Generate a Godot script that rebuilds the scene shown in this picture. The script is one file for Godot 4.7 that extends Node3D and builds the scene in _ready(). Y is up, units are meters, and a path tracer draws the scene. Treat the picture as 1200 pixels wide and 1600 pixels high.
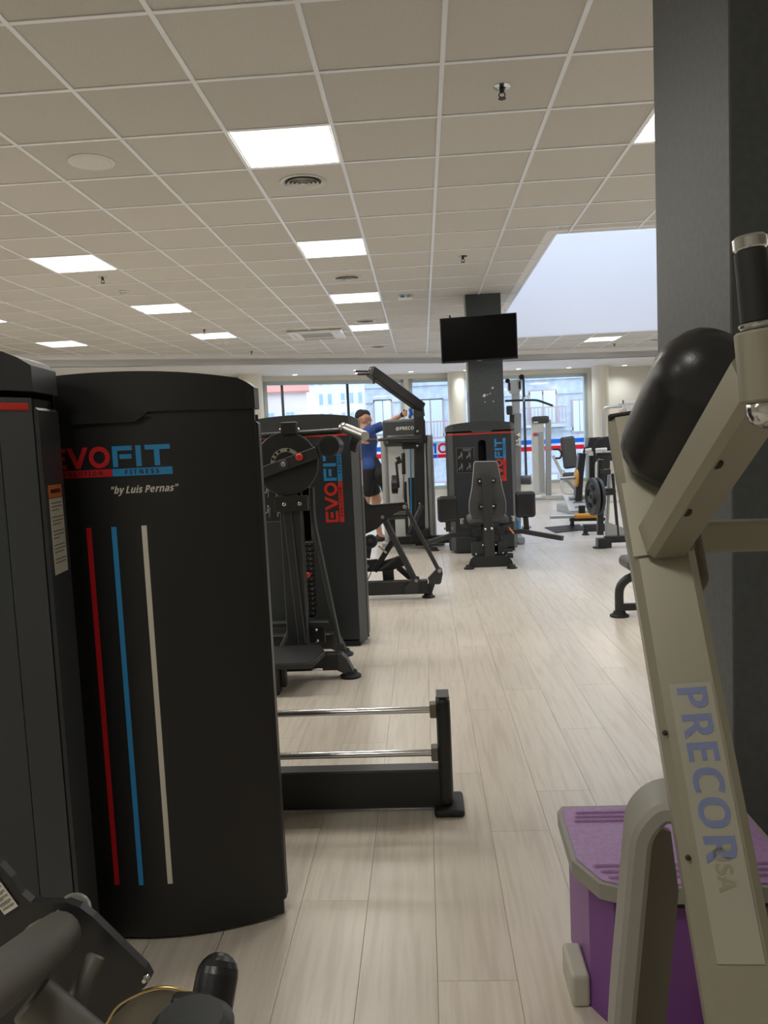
extends Node3D
# A gym hall seen along an aisle of weight machines towards a glazed street front.
# Units are metres; the floor is y = 0, the hall runs towards -z, the tiled ceiling is at y = CEIL.

const CEIL := 3.144
const GRID := 0.6
const GRID_X := -1.03
const GRID_Z := -3.254

var M := {}
var O := Vector3.ZERO
var names := {}
var rng := RandomNumberGenerator.new()


func _ready() -> void:
	rng.seed = 11
	setup_camera()
	setup_sky()
	make_materials()
	build_room()
	build_ceiling()
	build_windows()
	build_outside()
	build_columns()
	build_towers()
	build_glute_machine()
	build_leg_machine()
	build_pulldown()
	build_abductor()
	build_cable_machine()
	build_far_machines()
	build_right_foreground()
	build_left_foreground()
	build_person()
	build_screen()
	build_ceiling_fittings()


func setup_camera() -> void:
	var cam := Camera3D.new()
	cam.name = "camera"
	cam.position = Vector3(0, 1.35, 0)
	cam.rotation = Vector3(-0.08698, 0.05318, -0.04619)
	cam.fov = rad_to_deg(2.0 * atan(800.0 / 1205.2))
	cam.near = 0.05
	cam.far = 300.0
	add_child(cam)
	cam.current = true


func setup_sky() -> void:
	var sm := ProceduralSkyMaterial.new()
	sm.sky_top_color = Color(0.84, 0.9, 1.0)
	sm.sky_horizon_color = Color(0.84, 0.92, 1.0)
	sm.ground_bottom_color = Color(0.55, 0.56, 0.58)
	sm.ground_horizon_color = Color(0.75, 0.78, 0.8)
	sm.sky_energy_multiplier = 1.5
	sm.ground_energy_multiplier = 1.1
	var sky := Sky.new()
	sky.sky_material = sm
	var env := Environment.new()
	env.background_mode = Environment.BG_SKY
	env.sky = sky
	env.tonemap_mode = Environment.TONE_MAPPER_LINEAR
	env.tonemap_exposure = 1.35
	env.sdfgi_enabled = true
	env.ssao_enabled = true
	env.ssil_enabled = true
	var we := WorldEnvironment.new()
	we.name = "environment"
	we.environment = env
	add_child(we)


# ---------------------------------------------------------------- mesh building
class MB:
	var v := PackedVector3Array()
	var n := PackedVector3Array()
	var uv := PackedVector2Array()

	func tri(a: Vector3, b: Vector3, c: Vector3, na: Vector3, nb: Vector3, nc: Vector3) -> void:
		if (b - a).cross(c - a).dot(na + nb + nc) > 0.0:
			var t := b
			b = c
			c = t
			t = nb
			nb = nc
			nc = t
		v.append(a); v.append(b); v.append(c)
		n.append(na); n.append(nb); n.append(nc)

	func quad(a: Vector3, b: Vector3, c: Vector3, d: Vector3, nrm := Vector3.ZERO) -> void:
		if nrm == Vector3.ZERO:
			nrm = (b - a).cross(c - a).normalized()
		tri(a, b, c, nrm, nrm, nrm)
		tri(a, c, d, nrm, nrm, nrm)

	func quadn(a: Vector3, b: Vector3, c: Vector3, d: Vector3, na: Vector3, nb: Vector3, nc: Vector3, nd: Vector3) -> void:
		tri(a, b, c, na, nb, nc)
		tri(a, c, d, na, nc, nd)

	# box with chamfered edges
	func box(c: Vector3, size: Vector3, bas := Basis.IDENTITY, ch := 0.004) -> void:
		var h := size * 0.5
		ch = minf(ch, minf(h.x, minf(h.y, h.z)) * 0.9)
		var ax := [Vector3.RIGHT, Vector3.UP, Vector3.BACK]
		for i in 3:
			var j := (i + 1) % 3
			var k := (i + 2) % 3
			var u: Vector3 = ax[j] * (h[j] - ch)
			var w: Vector3 = ax[k] * (h[k] - ch)
			for s in [-1.0, 1.0]:
				var o: Vector3 = ax[i] * (h[i] * s)
				quad(c + bas * (o - u - w), c + bas * (o + u - w), c + bas * (o + u + w), c + bas * (o - u + w), bas * (ax[i] * s))
			if ch > 0.0:
				for sj in [-1.0, 1.0]:
					for sk in [-1.0, 1.0]:
						var p1: Vector3 = ax[j] * (h[j] * sj) + ax[k] * ((h[k] - ch) * sk)
						var p2: Vector3 = ax[j] * ((h[j] - ch) * sj) + ax[k] * (h[k] * sk)
						var e: Vector3 = ax[i] * (h[i] - ch)
						quad(c + bas * (p1 - e), c + bas * (p1 + e), c + bas * (p2 + e), c + bas * (p2 - e), bas * ((ax[j] * sj + ax[k] * sk).normalized()))
		if ch > 0.0:
			for sx in [-1.0, 1.0]:
				for sy in [-1.0, 1.0]:
					for sz in [-1.0, 1.0]:
						var nn := bas * (Vector3(sx, sy, sz).normalized())
						tri(c + bas * Vector3(h.x * sx, (h.y - ch) * sy, (h.z - ch) * sz), c + bas * Vector3((h.x - ch) * sx, h.y * sy, (h.z - ch) * sz), c + bas * Vector3((h.x - ch) * sx, (h.y - ch) * sy, h.z * sz), nn, nn, nn)

	# box with round edges of radius r
	func rbox(c: Vector3, size: Vector3, bas := Basis.IDENTITY, r := 0.02, k := 4) -> void:
		var h := size * 0.5
		r = minf(r, minf(h.x, minf(h.y, h.z)) * 0.999)
		var inner := h - Vector3(r, r, r)
		var rows := []
		for half in 2:
			for i in k + 1:
				var la := (-PI / 2 + PI / 2 * i / k) if half == 0 else (PI / 2 * i / k)
				var row := []
				for q in 4:
					for j in k + 1:
						var lo := PI / 2 * (q + float(j) / k)
						var d := Vector3(cos(la) * cos(lo), sin(la), cos(la) * sin(lo))
						var sg := Vector3(1.0 if q == 0 or q == 3 else -1.0, -1.0 if half == 0 else 1.0, 1.0 if q < 2 else -1.0)
						row.append([c + bas * (sg * inner + d * r), bas * d])
				rows.append(row)
		for i in rows.size() - 1:
			var m: int = rows[i].size()
			for j in m:
				var a: Array = rows[i][j]
				var b: Array = rows[i][(j + 1) % m]
				var d2: Array = rows[i + 1][(j + 1) % m]
				var e: Array = rows[i + 1][j]
				quadn(a[0], b[0], d2[0], e[0], a[1], b[1], d2[1], e[1])
		for s in [-1.0, 1.0]:
			var y: Vector3 = Vector3.UP * (h.y * s)
			quad(c + bas * (y + Vector3(inner.x, 0, inner.z)), c + bas * (y + Vector3(-inner.x, 0, inner.z)), c + bas * (y + Vector3(-inner.x, 0, -inner.z)), c + bas * (y + Vector3(inner.x, 0, -inner.z)), bas * (Vector3.UP * s))

	static func frame(d: Vector3) -> Basis:
		d = d.normalized()
		var up := Vector3.UP if absf(d.y) < 0.95 else Vector3.BACK
		var x := up.cross(d).normalized()
		return Basis(x, d.cross(x).normalized(), d)

	# surface of revolution: profile of (distance along, radius) from a towards d
	func lathe(a: Vector3, d: Vector3, prof: Array, seg := 20) -> void:
		var f := frame(d)
		for i in prof.size() - 1:
			var p: Vector2 = prof[i]
			var q: Vector2 = prof[i + 1]
			var sl := Vector2(p.y - q.y, q.x - p.x)
			if sl.length() < 1e-7:
				continue
			sl = sl.normalized()
			for j in seg:
				var t0 := TAU * j / seg
				var t1 := TAU * (j + 1) / seg
				var r0 := f.x * cos(t0) + f.y * sin(t0)
				var r1 := f.x * cos(t1) + f.y * sin(t1)
				var n0 := (r0 * sl.y + f.z * sl.x).normalized()
				var n1 := (r1 * sl.y + f.z * sl.x).normalized()
				quadn(a + f.z * p.x + r0 * p.y, a + f.z * p.x + r1 * p.y, a + f.z * q.x + r1 * q.y, a + f.z * q.x + r0 * q.y, n0, n1, n1, n0)

	func cyl(a: Vector3, b: Vector3, r: float, r2 := -1.0, seg := 18, ch := 0.003) -> void:
		if r2 < 0.0:
			r2 = r
		var l := (b - a).length()
		ch = minf(ch, minf(minf(r, r2) * 0.5, l * 0.3))
		lathe(a, b - a, [Vector2(0, 0), Vector2(0, r - ch), Vector2(ch, r), Vector2(l - ch, r2), Vector2(l, r2 - ch), Vector2(l, 0)], seg)

	# cylinder with fully rounded ends (pads, grips)
	func capsule(a: Vector3, b: Vector3, r: float, rr: float, seg := 24) -> void:
		var l := (b - a).length()
		var prof := [Vector2(0, 0)]
		for i in 6:
			var t := PI / 2 * i / 5
			prof.append(Vector2(rr * (1 - cos(t)), r - rr + rr * sin(t)))
		for i in 6:
			var t := PI / 2 * (1.0 - i / 5.0)
			prof.append(Vector2(l - rr + rr * cos(t), r - rr + rr * sin(t)))
		prof.append(Vector2(l, 0))
		lathe(a, b - a, prof, seg)

	static func smooth(pts: Array, rad: float, k := 5) -> Array:
		var out := [pts[0]]
		for i in range(1, pts.size() - 1):
			var p: Vector3 = pts[i]
			var a: Vector3 = pts[i - 1] - p
			var b: Vector3 = pts[i + 1] - p
			var r := minf(rad, minf(a.length(), b.length()) * 0.45)
			for j in k + 1:
				var t := float(j) / k
				var s := p + a.normalized() * r
				var e := p + b.normalized() * r
				out.append(s.lerp(p, t).lerp(p.lerp(e, t), t))
		out.append(pts[-1])
		return out

	# sweep a closed 2D profile along points; sharp edges keep their own normals
	func sweep(pts: Array, prof: Array, up := Vector3.UP, soft := false) -> void:
		var frames := []
		for i in pts.size():
			var d: Vector3 = (pts[mini(i + 1, pts.size() - 1)] - pts[maxi(i - 1, 0)]).normalized()
			var x := up.cross(d)
			if i > 0:
				x = frames[i - 1][1]
				x = x - d * x.dot(d)
			if x.length() < 0.05:
				x = Vector3.RIGHT.cross(d)
			x = x.normalized()
			frames.append([pts[i], x, d.cross(x).normalized(), d])
		var m := prof.size()
		for i in pts.size() - 1:
			var A: Array = frames[i]
			var B: Array = frames[i + 1]
			for j in m:
				var p: Vector2 = prof[j]
				var q: Vector2 = prof[(j + 1) % m]
				var e := (q - p).normalized()
				var np := Vector2(e.y, -e.x)
				var nq := np
				if soft:
					np = p.normalized()
					nq = q.normalized()
				quadn(A[0] + A[1] * p.x + A[2] * p.y, A[0] + A[1] * q.x + A[2] * q.y, B[0] + B[1] * q.x + B[2] * q.y, B[0] + B[1] * p.x + B[2] * p.y, A[1] * np.x + A[2] * np.y, A[1] * nq.x + A[2] * nq.y, B[1] * nq.x + B[2] * nq.y, B[1] * np.x + B[2] * np.y)
		for s in [0, frames.size() - 1]:
			var A: Array = frames[s]
			var nn: Vector3 = A[3] * (-1.0 if s == 0 else 1.0)
			for j in range(1, m - 1):
				var pts3 := []
				for q2 in [prof[0], prof[j], prof[j + 1]]:
					pts3.append(A[0] + A[1] * q2.x + A[2] * q2.y)
				tri(pts3[0], pts3[1], pts3[2], nn, nn, nn)

	func tube(pts: Array, r: float, bend := 0.05, seg := 12) -> void:
		var prof := []
		for j in seg:
			prof.append(Vector2(cos(TAU * j / seg), -sin(TAU * j / seg)) * r)
		sweep(smooth(pts, bend) if pts.size() > 2 else pts, prof, Vector3.UP if absf((pts[-1] - pts[0]).normalized().y) < 0.9 else Vector3.BACK, true)

	# rectangular tube; w across, h along "up"
	func bar(pts: Array, w: float, h: float, up := Vector3.UP, ch := 0.006, bend := 0.0) -> void:
		var a := w * 0.5
		var b := h * 0.5
		ch = minf(ch, minf(a, b) * 0.8)
		var prof := [Vector2(-a + ch, -b), Vector2(a - ch, -b), Vector2(a, -b + ch), Vector2(a, b - ch), Vector2(a - ch, b), Vector2(-a + ch, b), Vector2(-a, b - ch), Vector2(-a, -b + ch)]
		sweep(smooth(pts, bend) if bend > 0.0 else pts, prof, up)

	# flat plate: coplanar outline pushed along t
	func plate(outline: Array, t: Vector3) -> void:
		var nn := t.normalized()
		var x: Vector3 = (outline[1] - outline[0]).normalized()
		x = (x - nn * x.dot(nn)).normalized()
		var y := nn.cross(x)
		var flat := PackedVector2Array()
		for p in outline:
			flat.append(Vector2((p - outline[0]).dot(x), (p - outline[0]).dot(y)))
		var ix := Geometry2D.triangulate_polygon(flat)
		for i in range(0, ix.size(), 3):
			tri(outline[ix[i]], outline[ix[i + 1]], outline[ix[i + 2]], -nn, -nn, -nn)
			tri(outline[ix[i]] + t, outline[ix[i + 1]] + t, outline[ix[i + 2]] + t, nn, nn, nn)
		var cw := Geometry2D.is_polygon_clockwise(flat)
		for i in outline.size():
			var a: Vector3 = outline[i]
			var b: Vector3 = outline[(i + 1) % outline.size()]
			var e: Vector3 = (b - a).cross(nn).normalized() * (-1.0 if cw else 1.0)
			quad(a, b, b + t, a + t, e)

	func mesh(off: Vector3) -> ArrayMesh:
		var vv := PackedVector3Array()
		vv.resize(v.size())
		for i in v.size():
			vv[i] = v[i] - off
		var arr := []
		arr.resize(Mesh.ARRAY_MAX)
		arr[Mesh.ARRAY_VERTEX] = vv
		arr[Mesh.ARRAY_NORMAL] = n
		var m := ArrayMesh.new()
		m.add_surface_from_arrays(Mesh.PRIMITIVE_TRIANGLES, arr)
		return m


func mb() -> MB:
	return MB.new()


func numbered(called: String) -> String:
	var k: int = names.get(called, 0)
	names[called] = k + 1
	return called if k == 0 else "%s_%03d" % [called, k]


# a thing whose parts are given in world coordinates; its node stands at "base"
func thing(called: String, label: String, category: String, base: Vector3, turn := 0.0, group := "", kind := "") -> Node3D:
	var o := Node3D.new()
	o.name = numbered(called)
	add_child(o)
	o.position = base
	o.rotation.y = turn
	o.set_meta("label", label)
	if category != "":
		o.set_meta("category", category)
	if group != "":
		o.set_meta("group", group)
	if kind != "":
		o.set_meta("kind", kind)
	O = base if turn == 0.0 else Vector3.ZERO
	return o


func part(parent: Node3D, called: String, m: MB, material: Material, label := "") -> MeshInstance3D:
	return part_mesh(parent, called, m.mesh(O), material, label)


func part_mesh(parent: Node3D, called: String, mesh: Mesh, material: Material, label := "") -> MeshInstance3D:
	var o := MeshInstance3D.new()
	o.name = called
	o.mesh = mesh
	o.material_override = material
	if label != "":
		o.set_meta("label", label)
	parent.add_child(o, true)
	return o


func structure(called: String, m: MB, material: Material, label: String) -> MeshInstance3D:
	O = Vector3.ZERO
	var o := part_mesh(self, called, m.mesh(O), material, label)
	o.set_meta("kind", "structure")
	return o


func single(called: String, label: String, category: String, base: Vector3, m: MB, material: Material, group := "") -> MeshInstance3D:
	O = base
	var o := part_mesh(self, numbered(called), m.mesh(O), material, label)
	o.position = base
	o.set_meta("category", category)
	if group != "":
		o.set_meta("group", group)
	return o


# one-call parts
func p_box(parent: Node3D, called: String, c: Vector3, size: Vector3, m: Material, bas := Basis.IDENTITY, ch := 0.004) -> MeshInstance3D:
	var b := mb()
	b.box(c, size, bas, ch)
	return part(parent, called, b, m)


func p_rbox(parent: Node3D, called: String, c: Vector3, size: Vector3, m: Material, r: float, bas := Basis.IDENTITY) -> MeshInstance3D:
	var b := mb()
	b.rbox(c, size, bas, r)
	return part(parent, called, b, m)


func p_cyl(parent: Node3D, called: String, a: Vector3, e: Vector3, r: float, m: Material, r2 := -1.0, ch := 0.003) -> MeshInstance3D:
	var b := mb()
	b.cyl(a, e, r, r2, 20, ch)
	return part(parent, called, b, m)


func p_cap(parent: Node3D, called: String, a: Vector3, e: Vector3, r: float, rr: float, m: Material) -> MeshInstance3D:
	var b := mb()
	b.capsule(a, e, r, rr)
	return part(parent, called, b, m)


func p_tube(parent: Node3D, called: String, pts: Array, r: float, m: Material, bend := 0.06) -> MeshInstance3D:
	var b := mb()
	b.tube(pts, r, bend)
	return part(parent, called, b, m)


func p_bar(parent: Node3D, called: String, pts: Array, w: float, h: float, m: Material, up := Vector3.UP, bend := 0.0, ch := 0.006) -> MeshInstance3D:
	var b := mb()
	b.bar(pts, w, h, up, ch, bend)
	return part(parent, called, b, m)


func p_plate(parent: Node3D, called: String, outline: Array, t: Vector3, m: Material) -> MeshInstance3D:
	var b := mb()
	b.plate(outline, t)
	return part(parent, called, b, m)


func bolt(parent: Node3D, at: Vector3, d: Vector3, r := 0.012, m: Material = null) -> void:
	var b := mb()
	b.lathe(at, d, [Vector2(0, r), Vector2(0.004, r), Vector2(0.009, r * 0.55), Vector2(0.009, 0)], 10)
	part(parent, "bolt", b, m if m else M.chrome)


# lettering with real depth, centred on "at"
func words(parent: Node3D, called: String, s: String, height: float, at: Transform3D, m: Material, weight := 700, depth := 0.001) -> MeshInstance3D:
	var f := SystemFont.new()
	f.font_names = PackedStringArray(["Droid Sans"])
	f.font_weight = weight
	var t := TextMesh.new()
	t.text = s
	t.font = f
	t.font_size = 48
	t.pixel_size = height / 34.0
	t.depth = depth
	t.curve_step = 2.0
	var o := MeshInstance3D.new()
	o.name = called
	o.mesh = t
	o.material_override = m
	parent.add_child(o, true)
	o.transform = at
	return o


func noise_tex(freq: float, ramp: Array, oct := 4, size := 512, seed_ := 1, normal := false, bump := 4.0) -> NoiseTexture2D:
	var f := FastNoiseLite.new()
	f.noise_type = FastNoiseLite.TYPE_SIMPLEX_SMOOTH
	f.frequency = freq
	f.fractal_octaves = oct
	f.seed = seed_
	var t := NoiseTexture2D.new()
	t.width = size
	t.height = size
	t.seamless = true
	t.noise = f
	if normal:
		t.as_normal_map = true
		t.bump_strength = bump
	if ramp.size():
		var g := Gradient.new()
		g.offsets = PackedFloat32Array(ramp.map(func(x): return x[0]))
		g.colors = PackedColorArray(ramp.map(func(x): return x[1]))
		t.color_ramp = g
	return t


func mat(called: String, c: Color, rough := 0.5, metal := 0.0) -> StandardMaterial3D:
	var m := StandardMaterial3D.new()
	m.resource_name = called
	m.albedo_color = c
	m.roughness = rough
	m.metallic = metal
	M[called] = m
	return m


func make_materials() -> void:
	var grain := noise_tex(0.05, [[0.25, Color(0.93, 0.93, 0.93)], [0.75, Color(1, 1, 1)]], 5, 256, 4)
	var fine := noise_tex(0.35, [[0.2, Color(0.86, 0.86, 0.86)], [0.8, Color(1, 1, 1)]], 3, 256, 9)
	var rough_n := noise_tex(0.3, [], 3, 256, 5, true, 1.5)
	# powder-coated machine parts
	for d in [["frame_black", Color8(40, 41, 42), 0.42], ["frame_dark", Color8(54, 56, 57), 0.42], ["shroud_grey", Color8(66, 69, 71), 0.4], ["shroud_dark", Color8(52, 57, 60), 0.4], ["shroud_black", Color8(33, 34, 34), 0.42], ["side_grey", Color8(92, 94, 96), 0.42], ["cap_grey", Color8(80, 84, 87), 0.38]]:
		var m := mat(d[0], d[1], d[2])
		m.albedo_texture = fine
		m.normal_enabled = true
		m.normal_texture = rough_n
		m.normal_scale = 0.15
		m.uv1_triplanar = true
		m.uv1_scale = Vector3(6, 6, 6)
	mat("slot_black", Color8(18, 18, 19), 0.6)
	mat("rubber", Color8(30, 30, 31), 0.6)
	mat("plate_iron", Color8(62, 63, 65), 0.45, 0.2)
	for d in [["pad_black", Color8(34, 35, 37), 0.34], ["pad_grey", Color8(72, 74, 75), 0.5], ["pad_mid", Color8(88, 90, 92), 0.5]]:
		var m := mat(d[0], d[1], d[2])
		m.normal_enabled = true
		m.normal_texture = noise_tex(0.12, [], 2, 256, 7, true, 2.0)
		m.normal_scale = 0.2
		m.uv1_triplanar = true
		m.uv1_scale = Vector3(8, 8, 8)
	mat("piping", Color8(190, 192, 192), 0.5)
	mat("chrome", Color8(215, 216, 216), 0.16, 1.0)
	mat("steel", Color8(168, 168, 166), 0.32, 0.9)
	mat("silver_paint", Color8(172, 174, 174), 0.38, 0.35)
	mat("pale_paint", Color8(206, 208, 206), 0.42, 0.1)
	var champ := mat("champagne", Color8(160, 156, 139), 0.4, 0.45)
	champ.normal_enabled = true
	champ.normal_texture = rough_n
	champ.normal_scale = 0.08
	champ.uv1_triplanar = true
	champ.uv1_scale = Vector3(9, 9, 9)
	mat("tube_grey", Color8(100, 99, 92), 0.45)
	mat("champagne_pale", Color8(184, 182, 168), 0.3, 0.45)
	mat("brass", Color8(196, 176, 120), 0.3, 0.9)
	mat("champagne_dark", Color8(120, 116, 104), 0.45, 0.35)
	mat("red", Color8(214, 52, 38), 0.45)
	mat("deep_red", Color8(196, 24, 34), 0.45)
	mat("blue", Color8(48, 142, 202), 0.45)
	mat("sign_blue", Color8(20, 104, 206), 0.5)
	mat("sign_red", Color8(226, 22, 44), 0.5)
	mat("white_print", Color8(222, 218, 204), 0.5)
	mat("orange", Color8(226, 126, 62), 0.5)
	mat("yellow", Color8(216, 152, 40), 0.45)
	mat("print_dark", Color8(38, 38, 40), 0.6)
	mat("print_grey", Color8(150, 152, 152), 0.6)
	mat("text_grey", Color8(120, 120, 120), 0.6)
	mat("screen_black", Color8(8, 8, 10), 0.2).metallic_specular = 0.25
	mat("plastic_black", Color8(22, 22, 24), 0.35)
	var pur := mat("purple", Color8(172, 136, 186), 0.42)
	pur.albedo_texture = grain
	pur.uv1_triplanar = true
	pur.uv1_scale = Vector3(4, 4, 4)
	mat("purple_dark", Color8(122, 70, 142), 0.45)
	mat("plastic_grey", Color8(150, 148, 138), 0.5)
	mat("plastic_pale", Color8(186, 184, 170), 0.55)
	mat("holo_blue", Color8(158, 172, 222), 0.25, 0.7)
	# room
	mat("wall_cream", Color8(222, 219, 208), 0.85)
	mat("wall_white", Color8(236, 236, 238), 0.85)
	mat("column_cream", Color8(232, 228, 214), 0.8)
	var cg := mat("column_grey", Color8(82, 87, 88), 0.55)
	cg.albedo_texture = grain
	cg.uv1_triplanar = true
	cg.uv1_scale = Vector3(2, 2, 2)
	mat("bar_metal", Color8(244, 247, 252), 0.35, 0.05)
	for i in 4:
		var t := mat("tile_%d" % i, Color8(228 - i * 2, 225 - i * 2, 219 - i * 2), 0.92)
		t.albedo_texture = fine
		t.uv1_triplanar = true
		t.uv1_world_triplanar = true
		t.uv1_scale = Vector3(2.3, 2.3, 2.3)
		t.uv1_offset = Vector3(i * 0.37, i * 0.21, i * 0.53)
		t.normal_enabled = true
		t.normal_texture = rough_n
		t.normal_scale = 0.3
	var gr := noise_tex(0.02, [[0.2, Color(0.94, 0.93, 0.915)], [0.45, Color(0.98, 0.974, 0.965)], [0.62, Color(1, 0.997, 0.99)], [0.85, Color(0.965, 0.957, 0.945)]], 6, 512, 21)
	for i in 6:
		var tone: float = [0.0, -3.0, 2.0, -5.0, 1.0, -2.0][i]
		var t := mat("plank_%d" % i, Color8(int(219 + tone), int(211 + tone), int(199 + tone)), 0.3)
		t.albedo_texture = gr
		t.uv1_triplanar = true
		t.uv1_world_triplanar = true
		t.uv1_scale = Vector3(2.2, 1, 0.14)
		t.uv1_offset = Vector3(i * 0.173, 0, i * 0.291)
	mat("seam", Color8(200, 190, 176), 0.8)
	mat("frame_alu", Color8(176, 186, 186), 0.4, 0.4)
	mat("mullion", Color8(50, 56, 62), 0.5)
	var gl := mat("glass", Color(0.93, 0.97, 1.0, 0.06), 0.02)
	gl.transparency = BaseMaterial3D.TRANSPARENCY_ALPHA
	var led := mat("led", Color(1, 1, 1), 0.6)
	led.emission_enabled = true
	led.emission = Color(1.0, 0.99, 0.95)
	led.emission_energy_multiplier = 1.3
	mat("grille", Color8(214, 214, 210), 0.35, 0.3)
	mat("vent_dark", Color8(84, 82, 78), 0.7)
	for d in [["film_blue", Color8(20, 104, 206)], ["film_red", Color8(226, 22, 44)]]:
		var fm := mat(d[0], d[1], 0.5)
		fm.backlight_enabled = true
		fm.backlight = d[1]
		fm.cull_mode = BaseMaterial3D.CULL_DISABLED
	mat("plastic_white", Color8(232, 232, 228), 0.5)


# ---------------------------------------------------------------- the hall
const BULK := [Vector2(-9.6, -11.75), Vector2(0.5, -15.9), Vector2(7.0, -17.05)]      # line where the tiled ceiling ends
const GLAZED := [Vector2(-9.87, -14.13), Vector2(-0.31, -18.05), Vector2(7.0, -19.34)]  # street front
const SOFFIT := 2.94
const WELL := Rect2(1.27, -14.06, 4.0, 6.96)   # roof light opening: x, z


func rest_of(parent: Node3D, called: String, sets: Dictionary) -> void:
	var am := ArrayMesh.new()
	for k in sets:
		var part_mesh_: ArrayMesh = sets[k].mesh(Vector3.ZERO)
		am.add_surface_from_arrays(Mesh.PRIMITIVE_TRIANGLES, part_mesh_.surface_get_arrays(0))
		am.surface_set_material(am.get_surface_count() - 1, M[k])
	var o := MeshInstance3D.new()
	o.name = called
	o.mesh = am
	o.set_meta("kind", "stuff")
	parent.add_child(o, true)


func wall_run(b: MB, p: Vector2, q: Vector2, y0: float, y1: float, th: float) -> void:
	# slab along p-q, thickness th towards the left of the direction p->q (outside)
	var d := (q - p).normalized()
	var o := Vector2(d.y, -d.x) * th
	var c := [Vector3(p.x, y0, p.y), Vector3(q.x, y0, q.y), Vector3(q.x + o.x, y0, q.y + o.y), Vector3(p.x + o.x, y0, p.y + o.y)]
	b.plate(c, Vector3(0, y1 - y0, 0))


func build_room() -> void:
	# floor: slab with separate vinyl planks running down the hall
	var b := mb()
	b.box(Vector3(-1.45, -0.11, -8.2), Vector3(17.2, 0.2, 23.6), Basis.IDENTITY, 0.0)
	var fl := structure("floor", b, M.seam, "pale wood-look vinyl plank floor of the gym hall")
	var pw := 0.2
	var pl := 1.22
	var meshes := []
	for i in 3:
		var m := mb()
		m.box(Vector3(0, -0.006, 0), Vector3(pw - 0.0008, 0.012, pl - 0.0008), Basis.IDENTITY, 0.0007)
		meshes.append(m.mesh(Vector3.ZERO))
	var spots := []
	for i in range(-50, 32):
		var x := 0.583 + (i + 0.5) * pw
		var off := fposmod(i * 0.437 + 0.11 * sin(i * 2.3), 1.0) * pl
		for k in range(-2, 18):
			var z := 3.2 - off - k * pl
			if z < -19.3 or z > 3.0 or x < -9.9 or x > 6.9:
				continue
			var dep := -z + pl * 0.5
			var seen: bool = dep > 1.3 and x / dep > -0.3 and x / dep < 0.36
			spots.append([dep if seen else dep + 100.0, x, z, posmod(i * 7 + k * 5 + int(3.0 * sin(i * 1.7 + k)), 6)])
	spots.sort_custom(func(p, q): return p[0] < q[0])
	var sets := {}
	for i in spots.size():
		var s: Array = spots[i]
		var key: String = "plank_%d" % s[3]
		if i < 300:
			var o := part_mesh(fl, "plank", meshes[i % 3], M[key])
			o.position = Vector3(s[1], 0, s[2])
		else:
			if not sets.has(key):
				sets[key] = mb()
			sets[key].quad(Vector3(s[1] - pw / 2 + 0.0008, 0, s[2] - pl / 2 + 0.0008), Vector3(s[1] + pw / 2 - 0.0008, 0, s[2] - pl / 2 + 0.0008), Vector3(s[1] + pw / 2 - 0.0008, 0, s[2] + pl / 2 - 0.0008), Vector3(s[1] - pw / 2 + 0.0008, 0, s[2] + pl / 2 - 0.0008), Vector3.UP)
	rest_of(fl, "planks", sets)
	b = mb()
	b.bar([Vector3(1.201, 0, -9.937) + Vector3(0, 0.002, 0), Vector3(2.264, 0, -10.03) + Vector3(0, 0.002, 0)], 0.03, 0.004)
	structure("trim_5", b, M.wall_white, "thin white joint strip across the floor")
	# outer walls
	b = mb()
	b.box(Vector3(-9.95, 1.6, -5.4), Vector3(0.2, 3.6, 18.6), Basis.IDENTITY, 0.0)
	structure("wall_left", b, M.wall_cream, "cream plaster side wall of the gym hall")
	b = mb()
	b.box(Vector3(7.05, 1.6, -8.0), Vector3(0.2, 3.6, 23.4), Basis.IDENTITY, 0.0)
	structure("wall_right", b, M.wall_cream, "cream plaster side wall beyond the plate machines")
	b = mb()
	b.box(Vector3(-1.45, 1.6, 3.6), Vector3(17.2, 3.6, 0.2), Basis.IDENTITY, 0.0)
	structure("wall_back", b, M.wall_cream, "cream plaster end wall of the gym hall")
	# bulkhead between the tiled ceiling and the lower plaster soffit
	b = mb()
	for i in 2:
		wall_run(b, BULK[i], BULK[i + 1], SOFFIT, CEIL + 0.3, 0.1)
	structure("trim_1", b, M.wall_white, "cream bulkhead band where the tiled ceiling ends")
	b = mb()
	for i in 2:
		var p: Vector2 = BULK[i]
		var q: Vector2 = BULK[i + 1]
		var r: Vector2 = GLAZED[i + 1]
		var s: Vector2 = GLAZED[i]
		b.plate([Vector3(p.x, SOFFIT, p.y), Vector3(q.x, SOFFIT, q.y), Vector3(r.x, SOFFIT, r.y), Vector3(s.x, SOFFIT, s.y)], Vector3(0, 0.12, 0))
	var so := structure("ceiling_soffit", b, M.wall_white, "lower white plaster soffit along the street windows")
	so.name = "trim_2"
	# roof over everything except the light well
	b = mb()
	var y := CEIL + 0.32
	b.box(Vector3(-4.36, y, -8.2), Vector3(11.2, 0.1, 23.6), Basis.IDENTITY, 0.0)
	b.box(Vector3(6.21, y, -8.2), Vector3(1.88, 0.1, 23.6), Basis.IDENTITY, 0.0)
	b.box(Vector3(3.25, y, -1.7), Vector3(4.04, 0.1, 10.8), Basis.IDENTITY, 0.0)
	b.box(Vector3(3.25, y, -17.05), Vector3(4.04, 0.1, 5.9), Basis.IDENTITY, 0.0)
	structure("trim_3", b, M.wall_white, "roof slab above the tiled ceiling")
	# walls of the light well
	b = mb()
	var x0 := WELL.position.x
	var x1 := WELL.end.x
	var z0 := WELL.position.y
	var z1 := WELL.end.y
	var yc := CEIL + 1.75
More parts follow.
